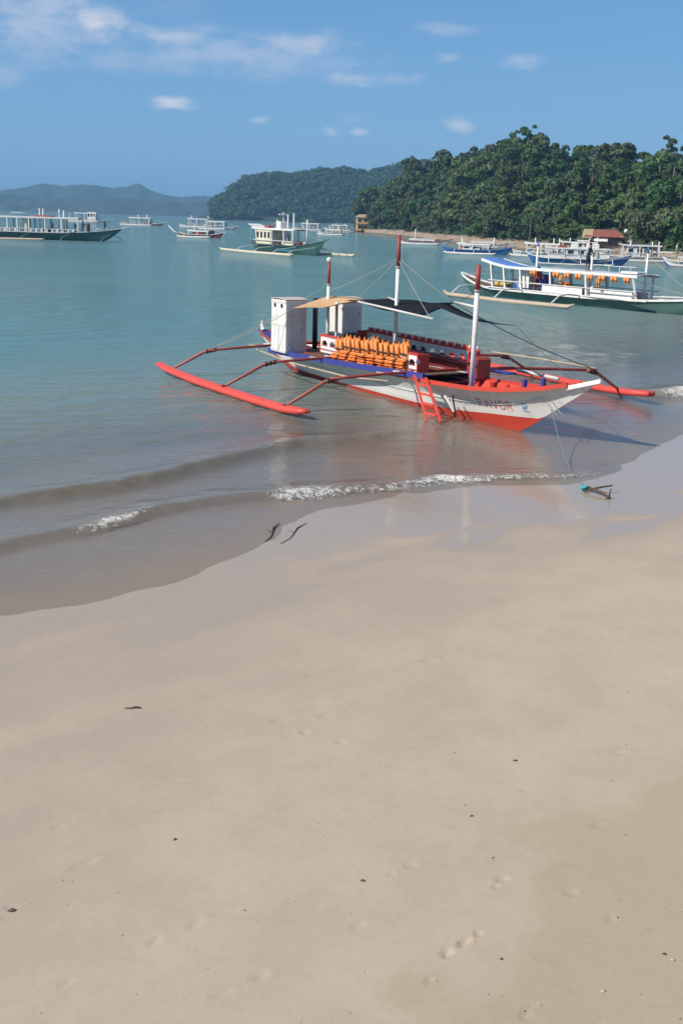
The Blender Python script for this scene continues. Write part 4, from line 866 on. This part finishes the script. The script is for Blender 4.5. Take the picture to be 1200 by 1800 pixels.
# grit: tiny crumbs of shell, bark and weed all over the sand
m = MB()
for i in range(420):
    y = 5.0 + 13 * random.random() ** 1.4; x = random.uniform(-.36, .36) * (y + 1.5)
    if float(poly_sd(np.array([x]), np.array([y]), SHORE)[0][0]) < .3: continue
    r_ = random.uniform(.002, .006) * (1.6 if random.random() < .06 else 1); a_ = random.uniform(0, 6.28); z = ground_z(x, y)
    p = [Vector((x + r_ * math.cos(a_ + k * 1.57) * (1.8 if k % 2 else .8), y + r_ * math.sin(a_ + k * 1.57) * (1.8 if k % 2 else .8), z + .001)) for k in range(4)]
    m.add(p + [Vector((x, y, z + r_ * .8))], [(0, 1, 4), (1, 2, 4), (2, 3, 4), (3, 0, 4)], random.choice((0, 0, 0, 1, 2)))
tag(m.build('beach_grit', [paint('grit_brown', (.16, .125, .09), .9), SH, paint('grit_dark', (.07, .06, .05), .9)]), 'fine crumbs of shell and bark strewn over the sand', 'grit', kind='stuff')

# ------------------------------------------------------------------ the other outrigger boats
def bangka(label, x, y, heading, L=14., B=1.7, fb=.75, bow=.9, stern=.5, hull_c=(GREEN, GREEN), rail=WHITE, roof=None, posts=(), cabin=None, panels=(), masts=(), span=4.2, fl=None, arms=(-.3, 0, .3), float_c=WHITE2, arm_c=WHITE2, group='outrigger boats moored in the bay', name='outrigger_boat', stripe=None, nose=.06, extras=None, deck_c=BROWNW, arm_z=.55, kt=1.):
    e = empty(name, (x, y, 0), heading); tag(e, label, 'boat', group)
    def hb(u): return B / 2 * min(1, max(0, u / .22)) ** .6 * min(1, max(0, (1 - u) / .38)) ** .75 + .02
    def sh(u): return fb + bow * max(0, (u - .62) / .38) ** 2 + stern * max(0, (.22 - u) / .22) ** 2
    def ke(u): return -.35 + (sh(u) + .25) * max(0, (u - .86) / .14) ** 1.4 + (sh(u) + .2) * max(0, (.10 - u) / .10) ** 1.4
    X = lambda u: -L / 2 + L * u
    us = [0, .02, .05, .09, .14, .2, .3, .4, .5, .6, .7, .78, .84, .88, .92, .95, .975, 1.0]; m = MB(); rows = []
    for u in us:
        k, h, w = ke(u), sh(u), hb(u); rows.append([(X(u), w * p, k + (h - k) * f) for f, p in ((0, .02), (.2, .42), (.45, .62), (.72, .78), (1, 1))])
    for sg in (-1, 1):
        for a, b in zip(rows[:-1], rows[1:]):
            for j in range(4):
                q = [(px_, sg * py_, pz_) for px_, py_, pz_ in (a[j], b[j], b[j + 1], a[j + 1])]
                m.add(q if sg < 0 else q[::-1], [(0, 1, 2, 3)], 0 if j < 2 else 1)
    bm = bmesh.new(); me = m.mesh('hull', list(hull_c)); bm.from_mesh(me); bmesh.ops.remove_doubles(bm, verts=bm.verts, dist=.004); bm.to_mesh(me); bm.free()
    for p in me.polygons: p.use_smooth = True
    h_ = bpy.data.objects.new('hull', me); COL.objects.link(h_); h_.parent = e
    m = MB(); m.sheet([[(X(u), sg * max(.01, hb(u) - .06), sh(u) - .07) for u in us] for sg in (1, -1)], .03); m.build('deck', deck_c, e)
    for sg in (-1, 1):
        m = MB(); pts = [(X(u), sg * (hb(u) + .02), sh(u) + .02) for u in us]
        for a, b in zip(pts[:-1], pts[1:]): m.bar(a, b, .09, .12)
        m.build('gunwale', rail, e)
        if stripe:
            m = MB(); u0, u1, mt = stripe; m.sheet([[(X(u), sg * (hb(u) * (.62 if q == 0 else .735) + .02), ke(u) + (sh(u) - ke(u)) * (.45 if q == 0 else .66)) for u in np.linspace(u0, u1, 8)] for q in ((0, 1) if sg < 0 else (1, 0))]); m.build('stripe', mt, h_)
    if nose: m = MB(); m.tube([(X(.965), 0, sh(.965) - .05), (X(1) + nose * L, 0, sh(1) + .10 + nose * L * .18)], [.11, .05], 7); m.build('bow_spar', rail, e, True)
    rz = lambda u: 0.
    if roof:
        u0, u1, zr, wr, mt, lift = roof
        def rz(u, u0=u0, u1=u1, zr=zr, lift=lift): t = (u - u0) / (u1 - u0); return zr + lift * min(1.2, max(0, (.22 - t) / .22)) ** 1.6
        m = MB(); m.sheet([[(X(u), yy, rz(u) + .10 * (1 - (yy / wr) ** 2)) for u in np.linspace(u0, u1, 12)] for yy in np.linspace(wr, -wr, 7)], .05); r_ = m.build('roof', mt, e, True)
        for sg in (-1, 1):
            m = MB(); pts = [(X(u), sg * (wr + .02), rz(u) - .03) for u in np.linspace(u0, u1, 12)]
            for a, b in zip(pts[:-1], pts[1:]): m.bar(a, b, .05, .14 * kt)
            m.build('roof_edge', WHITE, r_)
        for u, lean in posts:
            for sg in (-1, 1): m = MB(); m.bar((X(u) - lean, sg * max(.25, min(hb(u), wr) - .05), sh(u) - .05), (X(u), sg * (wr - .05), rz(u) - .02), .13 * kt, .10 * kt); m.build('post', WHITE, e)
    if cabin:
        u0, u1, zc, mt, nw = cabin; xa, xb = X(u0), X(u1); w = B * .42
        m = MB(); m.box(((xa + xb) / 2, 0, (fb + zc) / 2 - .05), (xb - xa, 2 * w, zc - fb + .1), None, 0, .03); c = m.build('cabin', mt, e)
        for w_i in range(nw):
            for sg in (-1, 1):
                xx = xa + (xb - xa) * (w_i + .5) / nw; hh = (zc - fb) * .42
                m = MB(); m.box((xx, sg * (w + .004), fb + (zc - fb) * .66), ((xb - xa) / nw * .55, .03, hh)); m.build('window', GLASSD, c)
    for u0, u1, hgt, mt in panels:
        for sg in (-1, 1):
            m = MB(); m.bar((X(u0), sg * (min(hb(u0), hb(u1)) - .06), fb + hgt / 2), (X(u1), sg * (min(hb(u0), hb(u1)) - .06), fb + hgt / 2), .05, hgt); m.build('side_panel', mt, e)
    for u, zt, hd, mt in masts:
        m = MB(); m.tube([(X(u), 0, fb - .1), (X(u), 0, zt)], [.075 * kt, .055 * kt], 8); q = m.build('mast', WHITE, e, True)
        if hd: m = MB(); m.tube([(X(u), 0, zt), (X(u), 0, zt + hd)], [.06, .04], 8); m.build('mast_head', mt, q, True)
    fl = fl or (.12, .78)
    for sg in (-1, 1):
        m = MB(); fx0, fx1 = X(fl[0]), X(fl[1]); m.tube([(fx0 - .5, sg * span, .35), (fx0, sg * span, .14), ((fx0 + fx1) / 2, sg * span, .08), (fx1, sg * span, .14), (fx1 + .5, sg * span * .985, .32)], [.05 * kt, .11 * kt, .12 * kt, .11 * kt, .05 * kt], 8); m.build('float', float_c, e, True)
    for f in arms:
        ax = f * L; m = MB(); m.tube([(ax, -span, .14), (ax, -span * .80, arm_z + .12), (ax, -span * .6, arm_z + .22), (ax, 0, fb + .02), (ax, span * .6, arm_z + .22), (ax, span * .80, arm_z + .12), (ax, span, .14)], .055, 7); m.build('outrigger_arm', arm_c, e, True)
    rnd = random.Random(int(abs(x) * 7 + y)); pal = (WHITE2, GREY, RED_D, BLUE_L, ORANGE, BLACK, TANW, WHITE)
    for q in range(7 if L > 12 else 5):
        u = rnd.uniform(.24, .80); w = rnd.uniform(.3, .8); h = rnd.uniform(.25, .7) * (1.3 if L > 16 else 1); m = MB(); m.box((X(u), rnd.uniform(-.5, .3) * hb(u), sh(u) - .05 + h / 2), (w, rnd.uniform(.3, .6), h), (0, 0, rnd.uniform(-.5, .5)), 0, .07); m.build('deck_load', rnd.choice(pal), e)
    if roof:
        for sg in (-1, 1): m = MB(); m.bar((X(roof[0] + .04), sg * (hb(.5) - .05), fb + .62), (X(roof[1]), sg * (hb(.5) - .05), fb + .62), .045 * kt, .05 * kt); m.build('hand_rail', WHITE2, e)
    for u, zt, hd, mt in masts[:1] + masts[-1:]:
        for ue, ze in ((.985, sh(.985)), (.02, sh(.02))): m = MB(); m.tube([(X(u), 0, zt - .1), ((X(u) + X(ue)) / 2, 0, (zt + ze) / 2 - .18), (X(ue), 0, ze)], .011 * kt, 5); m.build('rigging', ROPE, e)
    if extras: extras(e, X, sh, hb, rz)
    return e
def box_part(e, name, c, size, mat, bev=.02, rot=None): m = MB(); m.box(c, size, rot, 0, bev); return m.build(name, mat, e)
HD = math.atan2(-.84, .54)

def right_extras(e, X, sh, hb, rz):
    m = MB(); m.sheet([[(X(u), yy, rz(u) + .10 * (1 - (yy / 1.05) ** 2) + .012) for u in np.linspace(.145, .33, 8)] for yy in np.linspace(1.04, -1.04, 7)], .02); m.build('blue_roof_cover', BLUE_L, e, True)
    box_part(e, 'toilet_cabin', (X(.325), -.05, 1.45), (.95, 1.1, 1.35), WHITE); box_part(e, 'engine_box', (X(.392), .1, 1.25), (.6, .8, .95), BLUE)
    box_part(e, 'yellow_tarp', (X(.20), 0, .85), (1.2, .9, .35), paint('yellow_tarp', (.50, .36, .08), .7, .3, 5.), .12)
    for sg in (-1, 1):
        m = MB(); m.bar((X(.19), sg * 1.15, .70), (X(.84), sg * 1.15, .68), .22, .06); m.build('side_deck', WHITE, e)
        m = MB(); m.bar((X(.83), sg * .35, .95), (X(.94), sg * .25, 1.05), .05, .05); m.build('hand_rail', WHITE2, e)
    for u in (.68, .72, .76): m = MB(); m.tube([(X(u), -.85, rz(u)), (X(u), -.85, rz(u) + .5)], .025, 6); m.build('roof_rail_post', WHITE2, e)
    m = MB(); m.tube([(X(.66), -.85, rz(.66) + .5), (X(.78), -.85, rz(.76) + .5)], .025, 6); m.build('roof_rail', WHITE2, e)
    box_part(e, 'roof_box', (X(.755), -.4, rz(.755) + .16), (1.3, .9, .14), WHITE)
    for k in range(3): m = MB(); m.tube([(X(.36 + .17 * k), 0, 3.6), (X(.22 + .17 * k), .8, 2.2)], .012, 5); m.build('rope', ROPE, e)
RB = (14.6, 72.6); RH = math.atan2(-.8, .6); RHULL = paint('grey_green_hull', (.085, .165, .145), .5, .35, 1.5)
rb = bangka('white outrigger boat with a blue curved roof and orange vests, behind the beached boat', RB[0], RB[1], RH, L=21., B=2.3, fb=.56, bow=.45, stern=.85, hull_c=(RHULL, RHULL), roof=(.147, .795, 2.12, 1.05, paint('pale_grey_roof', (.50, .54, .60), .6, .3, 2.), .42), posts=((.19, -.35), (.25, -.3), (.325, -.25), (.455, -.2), (.60, -.2), (.775, -.25)), panels=((.43, .595, .55, WHITE), (.603, .77, .52, WHITE)), masts=((.35, 3.55, .35, SKYB), (.578, 3.3, 0, None), (.785, 3.45, .45, SKYB)), span=3.9, fl=(.14, .66), arms=(-.35, -.15, .09), float_c=paint('tan_float', (.50, .40, .30), .6, .3, 4.), arm_c=WHITE2, extras=right_extras, kt=1.25)
def rbw(u, yy, z): return Vector((RB[0], RB[1], 0)) + Matrix.Rotation(RH, 3, 'Z') @ Vector((-10.5 + 21. * u, yy, z))
for k, u in enumerate((.387, .484, .530, .575, .621, .667, .713, .759)):
    e = copy_tree(vt); e.location = rbw(u, -1.12, 1.66); e.rotation_euler = (0, 0, RH + random.uniform(-.2, .2)); e.scale = (1.25, 1.2, 1.0)
    tag(e, 'orange life vest hanging under the roof edge of the blue-roofed boat, %s from its stern' % NTH[k], 'life vest', 'life vests hanging on the blue-roofed boat')
for k, u in enumerate((.506, .655)):
    e = copy_tree(vt); e.location = rbw(u, -1.14, 1.32); e.rotation_euler = (0, 0, RH); e.scale = (.7, .9, 1.5)
    tag(e, 'orange life vest hung lower on the %s post of the blue-roofed boat' % ('stern-side', 'bow-side')[k], 'life vest', 'life vests hanging on the blue-roofed boat')

def left_extras(e, X, sh, hb, rz):
    for u in np.linspace(.30, .74, 16): box_part(e, 'chair_back', (X(u), -1.0, 1.55), (.38, .08, .62), WHITE, .02)
    box_part(e, 'pale_partition', (X(.47), 0, 2.4), (.8, 1.9, 2.0), CREAM, .03); box_part(e, 'wheel_house', (X(.80), 0, 2.1), (1.0, 1.8, 1.6), GREY, .05)
    m = MB(); m.sheet([[(X(.77), -1.3, 3.55), (X(.87), -1.2, 3.40)], [(X(.77), 1.3, 3.55), (X(.87), 1.2, 3.40)]][::-1], .08); m.build('fore_awning', WHITE, e)
    box_part(e, 'roof_load', (X(.57), 0, rz(.57) + .18), (3.2, 1.4, .3), RED_D, .08)
    m = MB(); m.sheet([[(X(.40), -1.3, rz(.4) + .75), (X(.46), -1.3, rz(.4) + .7)], [(X(.40), 1.3, rz(.4) + .75), (X(.46), 1.3, rz(.4) + .7)]][::-1], .1); m.build('upper_awning', WHITE, e)
    m = MB(); m.tube([(X(.93), -.2, sh(.93)), (X(.90), -.5, sh(.9) + .5), (X(.86), -.6, sh(.86) + .3)], .06, 7); m.build('anchor_davit', WHITE, e)
    for u in (.66, .72): m = MB(); m.tube([(X(u), -.6, rz(u)), (X(u), -.6, rz(u) + .9)], .05, 6); m.build('roof_pole', WHITE, e)
LBX, LBY, LH = -55.0, 193.5, R(-6)
bangka('long green-hulled passenger outrigger boat with white roof posts at the left edge', LBX, LBY, LH, L=32., B=3.2, fb=1.25, bow=1.0, stern=.6, hull_c=(GREEN, GREEN), rail=WHITE2, roof=(.16, .775, 3.75, 1.45, WHITE, .0), posts=((.20, 0), (.28, 0), (.38, 0), (.435, 0), (.50, 0), (.59, 0), (.68, 0), (.77, 0)), masts=((.545, 5.3, .3, SKYB), (.565, 5.2, 0, None), (.655, 5.2, 0, None), (.68, 5.0, 0, None)), span=5.6, fl=(.10, .62), arms=(-.28, 0, .22, .44), float_c=paint('tan_float', (.5, .4, .3)), arm_c=GREY, extras=left_extras, kt=2.0)

def mid_extras(e, X, sh, hb, rz):
    box_part(e, 'pilot_house', (X(.44), 0, rz(.44) + .55), (1.3, 1.3, 1.0), WHITE, .05); m = MB(); m.tube([(X(.46), 0, rz(.46) + 1.0), (X(.45), 0, rz(.46) + 2.3)], [.12, .06], 7); m.build('signal_mast', WHITE, e, True)
    box_part(e, 'radar_bar', (X(.45), 0, rz(.45) + 2.0), (.25, 1.3, .2), WHITE, .04); box_part(e, 'roof_tank', (X(.25), 0, rz(.25) + .25), (1.3, .8, .4), RED_D, .08)
    m = MB(); m.sheet([[(X(.02), -1.0, 3.9), (X(.14), -1.0, 3.45)], [(X(.02), 1.0, 3.9), (X(.14), 1.0, 3.45)]][::-1], .06); m.build('stern_awning', WHITE, e)
    for sg in (-1, 1): m = MB(); m.bar((X(.04), sg * .7, 1.2), (X(.07), sg * .9, 3.7), .16, .12); m.build('stern_post', WHITE, e)
    for k, u in enumerate((.50, .53, .58, .61)): box_part(e, 'cargo_sack', (X(u), -.3, 1.35), (.5, .8, .55), (WHITE2, GREY, BLACK, WHITE2)[k], .12)
    box_part(e, 'bow_crate', (X(.70), -.2, 1.3), (.7, .8, .7), RED_D, .05); box_part(e, 'low_wall', (X(.61), -1.05, 1.35), (2.4, .08, .6), CREAM, .02)
bangka('cream-cabined outrigger boat with dark green hull and turquoise stripe in mid bay', -8.9, 157.5, HD, L=20.5, B=2.7, fb=1.1, bow=.9, stern=.25, hull_c=(GREEN, GREEN), rail=GREEN, roof=(.10, .70, 3.3, 1.2, WHITE, .10), posts=((.16, -.4), (.40, 0), (.56, -.25), (.69, 0)), cabin=(.16, .375, 3.1, CREAM, 4), masts=((.37, 4.6, 0, None), (.52, 5.3, 0, None), (.60, 5.5, 0, None), (.78, 4.7, 0, None)), span=4.9, fl=(-.02, .98), arms=(-.30, -.05, .22, .42), float_c=paint('cream_float', (.62, .56, .42), .6, .3, 4.), arm_c=WHITE2, stripe=(.44, .66, TEAL), extras=mid_extras, kt=1.7)

def small_boat(label, x, y, heading, hc, rc, L=11., roof_c=WHITE, zr=1.9, cab=None, masts=((.35, 2.9, 0, None), (.6, 2.9, 0, None)), span=3.0, **kw):
    kw.setdefault('kt', 1. + math.hypot(x, y) / 300.)
    return bangka(label, x, y, heading, L=L, B=L * .13 + .3, fb=.62, bow=.6, stern=.45, hull_c=hc, rail=rc, roof=(.22, .70, zr, L * .06 + .2, roof_c, .15), posts=((.26, 0), (.45, 0), (.67, 0)), cabin=cab, masts=masts, span=span, arms=(-.28, .0, .22), **kw)
small_boat('orange and white outrigger boat alone beyond the green passenger boat', -85.5, 462, R(-15), (RED, TANW), WHITE, L=20, zr=2.9, span=4.6, masts=((.4, 4.2, 0, None), (.6, 4.2, 0, None)))
def sm2x(e, X, sh, hb, rz):
    m = MB(); m.tube([(X(.02), 0, .5), (X(-.12), 0, 1.2), (X(-.24), 0, 2.4)], [.16, .14, .08], 7); m.build('raised_spar', WHITE, e, True)
    box_part(e, 'red_cover', (X(.45), 0, 1.0), (2.4, 1.3, .7), RED, .15); box_part(e, 'dark_load', (X(.74), 0, 1.1), (.9, .8, 1.0), BLACK, .1)
small_boat('low red-covered outrigger boat with a white spar raised at its stern', -33.2, 250, R(-18), (RED_D, RED_D), WHITE, L=11, zr=1.4, span=2.8, extras=sm2x)
small_boat('white roofed outrigger boat behind the red-covered one', -60.5, 452, R(-14), (WHITE, WHITE2), WHITE, L=18, zr=3.2, span=4.2, masts=((.3, 4.6, 0, None), (.7, 4.6, 0, None)))
small_boat('pinkish-hulled outrigger boat moored closest to the dark far headland', -47.5, 405, R(-20), (RED_D, WHITE), WHITE, L=15, zr=2.6, span=3.8)
small_boat('white outrigger boat with a small deckhouse seen over the green boat roof', -126, 540, R(-10), (WHITE, WHITE2), WHITE, L=24, zr=4.0, span=5.2, cab=(.5, .68, 4.6, WHITE, 3))
small_boat('small white boat moored left of the yellow house, nearest of its row', -4.6, 345, R(-15), (WHITE2, WHITE), WHITE, L=11, zr=1.6, span=3.0)
small_boat('grey-white boat behind the small white one left of the yellow house', -15.5, 460, R(-12), (GREY, WHITE2), WHITE2, L=16, zr=2.6, span=3.4)
small_boat('long low white boat closest to the yellow house', -3.5, 470, R(-12), (WHITE2, WHITE2), WHITE, L=15, zr=2.2, span=3.4)
small_boat('dark blue outrigger boat with white cover off the stony bank', 20.8, 181.5, R(-18), (SKYB, SKYB), SKYB, L=11.5, zr=1.55, span=2.8, masts=((.28, 2.6, 0, None), (.74, 2.7, 0, None)), cab=(.30, .55, 1.25, WHITE, 2))
small_boat('long pale canoe drawn close under the stony bank', 16.6, 246, R(-16), (WHITE2, WHITE), RED_D, L=12, zr=.95, span=2.6, masts=((.32, 3.2, 0, None),))
small_boat('pale canoe lying on the bank above the dark blue boat', 28.2, 232, R(-14), (WHITE2, WHITE), WHITE, L=10, zr=1.0, span=2.4, masts=())
def wbx(e, X, sh, hb, rz):
    box_part(e, 'wheel_house', (X(.62), 0, rz(.62) + .35), (1.6, 1.4, .6), WHITE, .06); box_part(e, 'roof_load', (X(.33), 0, rz(.33) + .2), (1.2, 1.0, .3), RED_D, .1); box_part(e, 'upper_cabin', (X(.45), 0, rz(.45) + .4), (.9, 1.1, .7), WHITE, .05)
bangka('big white double-decked outrigger boat with a bright blue hull below the red-roofed house', 30.3, 146.5, R(-8), L=13.5, B=2.2, fb=.75, bow=.7, stern=.5, hull_c=(SKYB, SKYB), rail=WHITE, roof=(.16, .80, 2.05, 1.0, WHITE, .1), posts=((.2, 0), (.35, 0), (.5, 0), (.65, 0), (.78, 0)), cabin=(.36, .56, 1.95, WHITE, 2), panels=((.2, .36, .6, WHITE), (.56, .78, .6, WHITE)), masts=((.3, 3.3, 0, None), (.66, 3.6, 0, None)), span=3.6, extras=wbx)
small_boat('white outrigger boat with a red bottom at the left end of the moored cluster', 31.4, 178, R(-24), (RED_D, WHITE), WHITE, L=12, zr=2.0, span=3.0)
small_boat('white outrigger boat moored right of the blue-hulled one under the palms', 44.8, 170, R(-6), (WHITE2, WHITE), WHITE, L=13, zr=2.3, span=3.2, cab=(.3, .5, 2.0, WHITE, 2))
small_boat('cream outrigger boat drawn up before the red-roofed house', 39.5, 190, R(-14), (CREAM, WHITE), WHITE, L=13, zr=2.2, span=3.0, cab=(.45, .6, 2.6, WHITE, 2))
small_boat('low pale boat near the yellow sand at the right edge', 50.5, 176, R(-10), (WHITE, WHITE2), SKYB, L=11, zr=1.3, span=2.8)
small_boat('small blue-striped boat nearest the right edge beyond the blue-roofed boat', 47.5, 152, R(-12), (SKYB, WHITE), WHITE, L=9, zr=1.1, span=2.4)

# ------------------------------------------------------------------ houses on the headland shore
def house(label, x, y, z, rz, w, d_, h, wall, roof_m, roof_h, storeys, name='beach_house'):
    e = empty(name, (x, y, z), rz); tag(e, label, 'house'); m = MB(); m.box((0, 0, h / 2), (w, d_, h), None, 0, .03); wl = m.build('wall', wall, e)
    ov = .5; m = MB(); hw, hd = w / 2 + ov, d_ / 2 + ov
    m.add([(-hw, -hd, h), (hw, -hd, h), (hw, hd, h), (-hw, hd, h), (-hw * .55, 0, h + roof_h), (hw * .55, 0, h + roof_h)], [(0, 1, 5, 4), (2, 3, 4, 5), (1, 2, 5), (3, 0, 4), (3, 2, 1, 0)]); m.build('roof', roof_m, e)
    for st in range(storeys):
        zc = h * (st + .55) / storeys; hh = h / storeys * .42
        for k in range(2):
            xx = -w * .26 + k * w * .52
            f = MB().box((xx, -d_ / 2 - .02, zc), (w * .26, .08, hh)).build('window', BROWNW, wl); MB().box((xx, -d_ / 2 - .07, zc), (w * .20, .03, hh * .8)).build('pane', GLASSD, wl)
    m = MB(); m.box((0, -d_ / 2 - .03, h / storeys * .40), (w * .17, .06, h / storeys * .8)); m.build('door', BROWNW, wl)
    if storeys > 1: m = MB(); m.box((0, -d_ / 2 - .35, h / 2), (w + .2, .7, .14)); m.build('balcony', BROWNW, e)
    return e
house('small two-storey yellow house at the tip of the stony bank', 5.1, 461.5, .35, R(4), 4.7, 3.8, 5.3, YELLOW, THATCH, 1.2, 2)
rh = house('red-roofed wooden house among the moored boats under the wooded hill', 46.2, 202.5, 1.0, R(-14), 6.4, 4., 2.1, BROWNW, RUST, 1.3, 1)
m = MB(); m.sheet([[(-4.0, -2.6, 1.95), (-2.2, -2.7, 1.95)], [(-3.8, -.3, 3.40), (-2.0, -.3, 3.42)]], .12); m.build('thatch_slope', THATCH, rh)
m = MB(); m.sheet([[(-1.8, -3.1, 1.4), (.6, -3.1, 1.4)], [(-1.8, -2.0, 1.9), (.6, -2.0, 1.9)]], .08); m.build('white_awning', WHITE, rh)
tk = empty('water_tank', (50.1, 203, .9)); tag(tk, 'white round water tank on a post right of the red roof', 'tank'); m = MB(); m.ball((0, 0, 3.3), .42, 12, 8); m.build('tank', WHITE, tk, True)
for q in (-.4, .4): m = MB(); m.bar((q, 0, -.5), (q * .6, 0, 3.0), .12, .12); m.build('stand_leg', BROWNW, tk)
house('low grey-roofed hut to the right of the white water tank', 53.8, 199, 1.0, R(-10), 8., 3.5, 1.4, WHITE2, GREY, 1.0, 1)
house('tiny white hut right of the yellow house', 12.9, 452, 1.2, R(5), 1.8, 2., 2.2, WHITE, GREY, .5, 1, 'beach_hut')

# ------------------------------------------------------------------ people
def cloth_material(name, bands):
    m, nt = _nt(name); K = nt.links; out = _add(nt, 'ShaderNodeOutputMaterial'); p = _add(nt, 'ShaderNodeBsdfPrincipled'); K.new(p.outputs[0], out.inputs[0]); p.inputs['Roughness'].default_value = .8
    tc = _add(nt, 'ShaderNodeTexCoord'); sp = _add(nt, 'ShaderNodeSeparateXYZ'); K.new(tc.outputs['Object'], sp.inputs[0]); c = None
    for z, col in bands:
        c = _mixc(nt, 0., col, col) if c is None else _mixc(nt, _m(nt, 'GREATER_THAN', sp.outputs[2], z), c, col)
    K.new(c, p.inputs['Base Color']); return m
SKIN = (.24, .13, .085)
def person(label, loc, rz, top, bottom, arm=0., name='person', lean=0., sleeve=None):
    """standing figure: one skinned body over a joint skeleton, hair and cap-like hair child"""
    J = {'pel': (0, 0, .93, .135), 'wai': (lean * .12, 0, 1.08, .115), 'che': (lean * .28, 0, 1.30, .15), 'nec': (lean * .38, 0, 1.47, .055), 'hd0': (lean * .40 + .01, 0, 1.56, .085), 'hd1': (lean * .42 + .01, 0, 1.66, .082)}
    for sg, k in ((1, 'l'), (-1, 'r')):
        st = .10 * sg * .6
        J['hip' + k] = (0, sg * .095, .87, .10); J['kne' + k] = (.02 + st, sg * .11, .48, .068); J['ank' + k] = (-.02 + st * 1.2, sg * .12, .09, .042); J['toe' + k] = (.14 + st * 1.2, sg * .13, .035, .035)
        J['sho' + k] = (lean * .33, sg * .19, 1.40, .062); J['elb' + k] = (lean * .3 + .05 + arm * .12, sg * .27, 1.12 + arm * .05, .043); J['wri' + k] = (lean * .3 + .20 + arm * .12, sg * .22, .90 + arm * .20, .032); J['han' + k] = (lean * .3 + .25 + arm * .14, sg * .21, .82 + arm * .22, .036)
    E = [('pel', 'wai'), ('wai', 'che'), ('che', 'nec'), ('nec', 'hd0'), ('hd0', 'hd1')]
    for k in 'lr': E += [('pel', 'hip' + k), ('hip' + k, 'kne' + k), ('kne' + k, 'ank' + k), ('ank' + k, 'toe' + k), ('che', 'sho' + k), ('sho' + k, 'elb' + k), ('elb' + k, 'wri' + k), ('wri' + k, 'han' + k)]
    ks = list(J); me = bpy.data.meshes.new('body'); me.from_pydata([J[k][:3] for k in ks], [(ks.index(a), ks.index(b)) for a, b in E], [])
    e = empty(name, loc, rz); tag(e, label, 'person'); o = bpy.data.objects.new('body', me); COL.objects.link(o); o.parent = e
    md = o.modifiers.new('skin', 'SKIN'); sv = me.skin_vertices[0].data
    for i, k in enumerate(ks): sv[i].radius = (J[k][3], J[k][3] * (.8 if k in ('pel', 'wai', 'che') else 1)); sv[i].use_root = (k == 'pel')
    s2 = o.modifiers.new('sub', 'SUBSURF'); s2.levels = 1; s2.render_levels = 2
    me.materials.append(cloth_material('clothes_' + str(len(MATS) + int(loc[0] * 10)), [(-1, SKIN), (.42, bottom), (.97, top), (1.46, SKIN)]))
    m = MB(); m.ball((lean * .42 - .01, 0, 1.68), .098, 10, 7, (1.05, .95, .85)); m.build('hair', BLACK, e, True); return e
def on_boat(bx, by, h, dx, dy, z): return Vector((bx, by, 0)) + Matrix.Rotation(h, 3, 'Z') @ Vector((dx, dy, z))
pr = rbw(.585, -.55, 2.20); person('person in dark clothes standing on the roof of the blue-roofed boat', pr, HD + .5, (.012, .013, .02), (.018, .018, .025), .3, lean=.25)
pr = rbw(.397, -.95, .55); person('person in a red shirt inside the blue-roofed boat by its stern cabin', pr, HD, (.34, .05, .045), (.10, .03, .03), .5, lean=.4)
person('person in dark clothes standing on the bow of the long green boat', on_boat(LBX, LBY, LH, 13.0, -.1, 1.72), LH + 1.2, (.012, .014, .022), (.015, .016, .024))
person('person in a dark red shirt under the roof near the bow of the green boat', on_boat(LBX, LBY, LH, 10.4, -1.0, 1.32), LH - .8, (.22, .035, .04), (.03, .03, .04), .3)
person('person in red standing between the white posts of the green boat', on_boat(LBX, LBY, LH, 4.0, -.9, 1.3), LH - 1.0, (.26, .05, .05), (.04, .04, .05), .2)
person('person in a black shirt beside the last roof post of the green boat', on_boat(LBX, LBY, LH, 8.0, -.8, 1.3), LH - 1.6, (.02, .02, .025), (.05, .05, .06), .1)
person('person in dark blue amidships on the cream cabin boat', on_boat(-8.9, 157.5, HD, 1.6, -.5, 1.05), HD - 1.2, (.03, .04, .07), (.03, .03, .035), .4)

# ------------------------------------------------------------------ sea air
hz = bpy.data.meshes.new('haze'); a, b0, b1 = 4900., -45., 130.
hz.from_pydata([(sx * a, sy * a + 900, z) for z in (b0, b1) for sx, sy in ((-1, -1), (1, -1), (1, 1), (-1, 1))], [], [(3, 2, 1, 0), (4, 5, 6, 7), (0, 1, 5, 4), (1, 2, 6, 5), (2, 3, 7, 6), (3, 0, 4, 7)])
m_, nt = _nt('haze_air'); vo = _add(nt, 'ShaderNodeVolumePrincipled'); out = _add(nt, 'ShaderNodeOutputMaterial'); nt.links.new(vo.outputs[0], out.inputs['Volume'])
vo.inputs['Color'].default_value = (.31, .62, 1.0, 1); vo.inputs['Density'].default_value = .00026; vo.inputs['Anisotropy'].default_value = .0
hz.materials.append(m_); ho = bpy.data.objects.new('haze', hz); COL.objects.link(ho); tag(ho, 'thin blue sea haze over the bay', 'haze', kind='stuff')
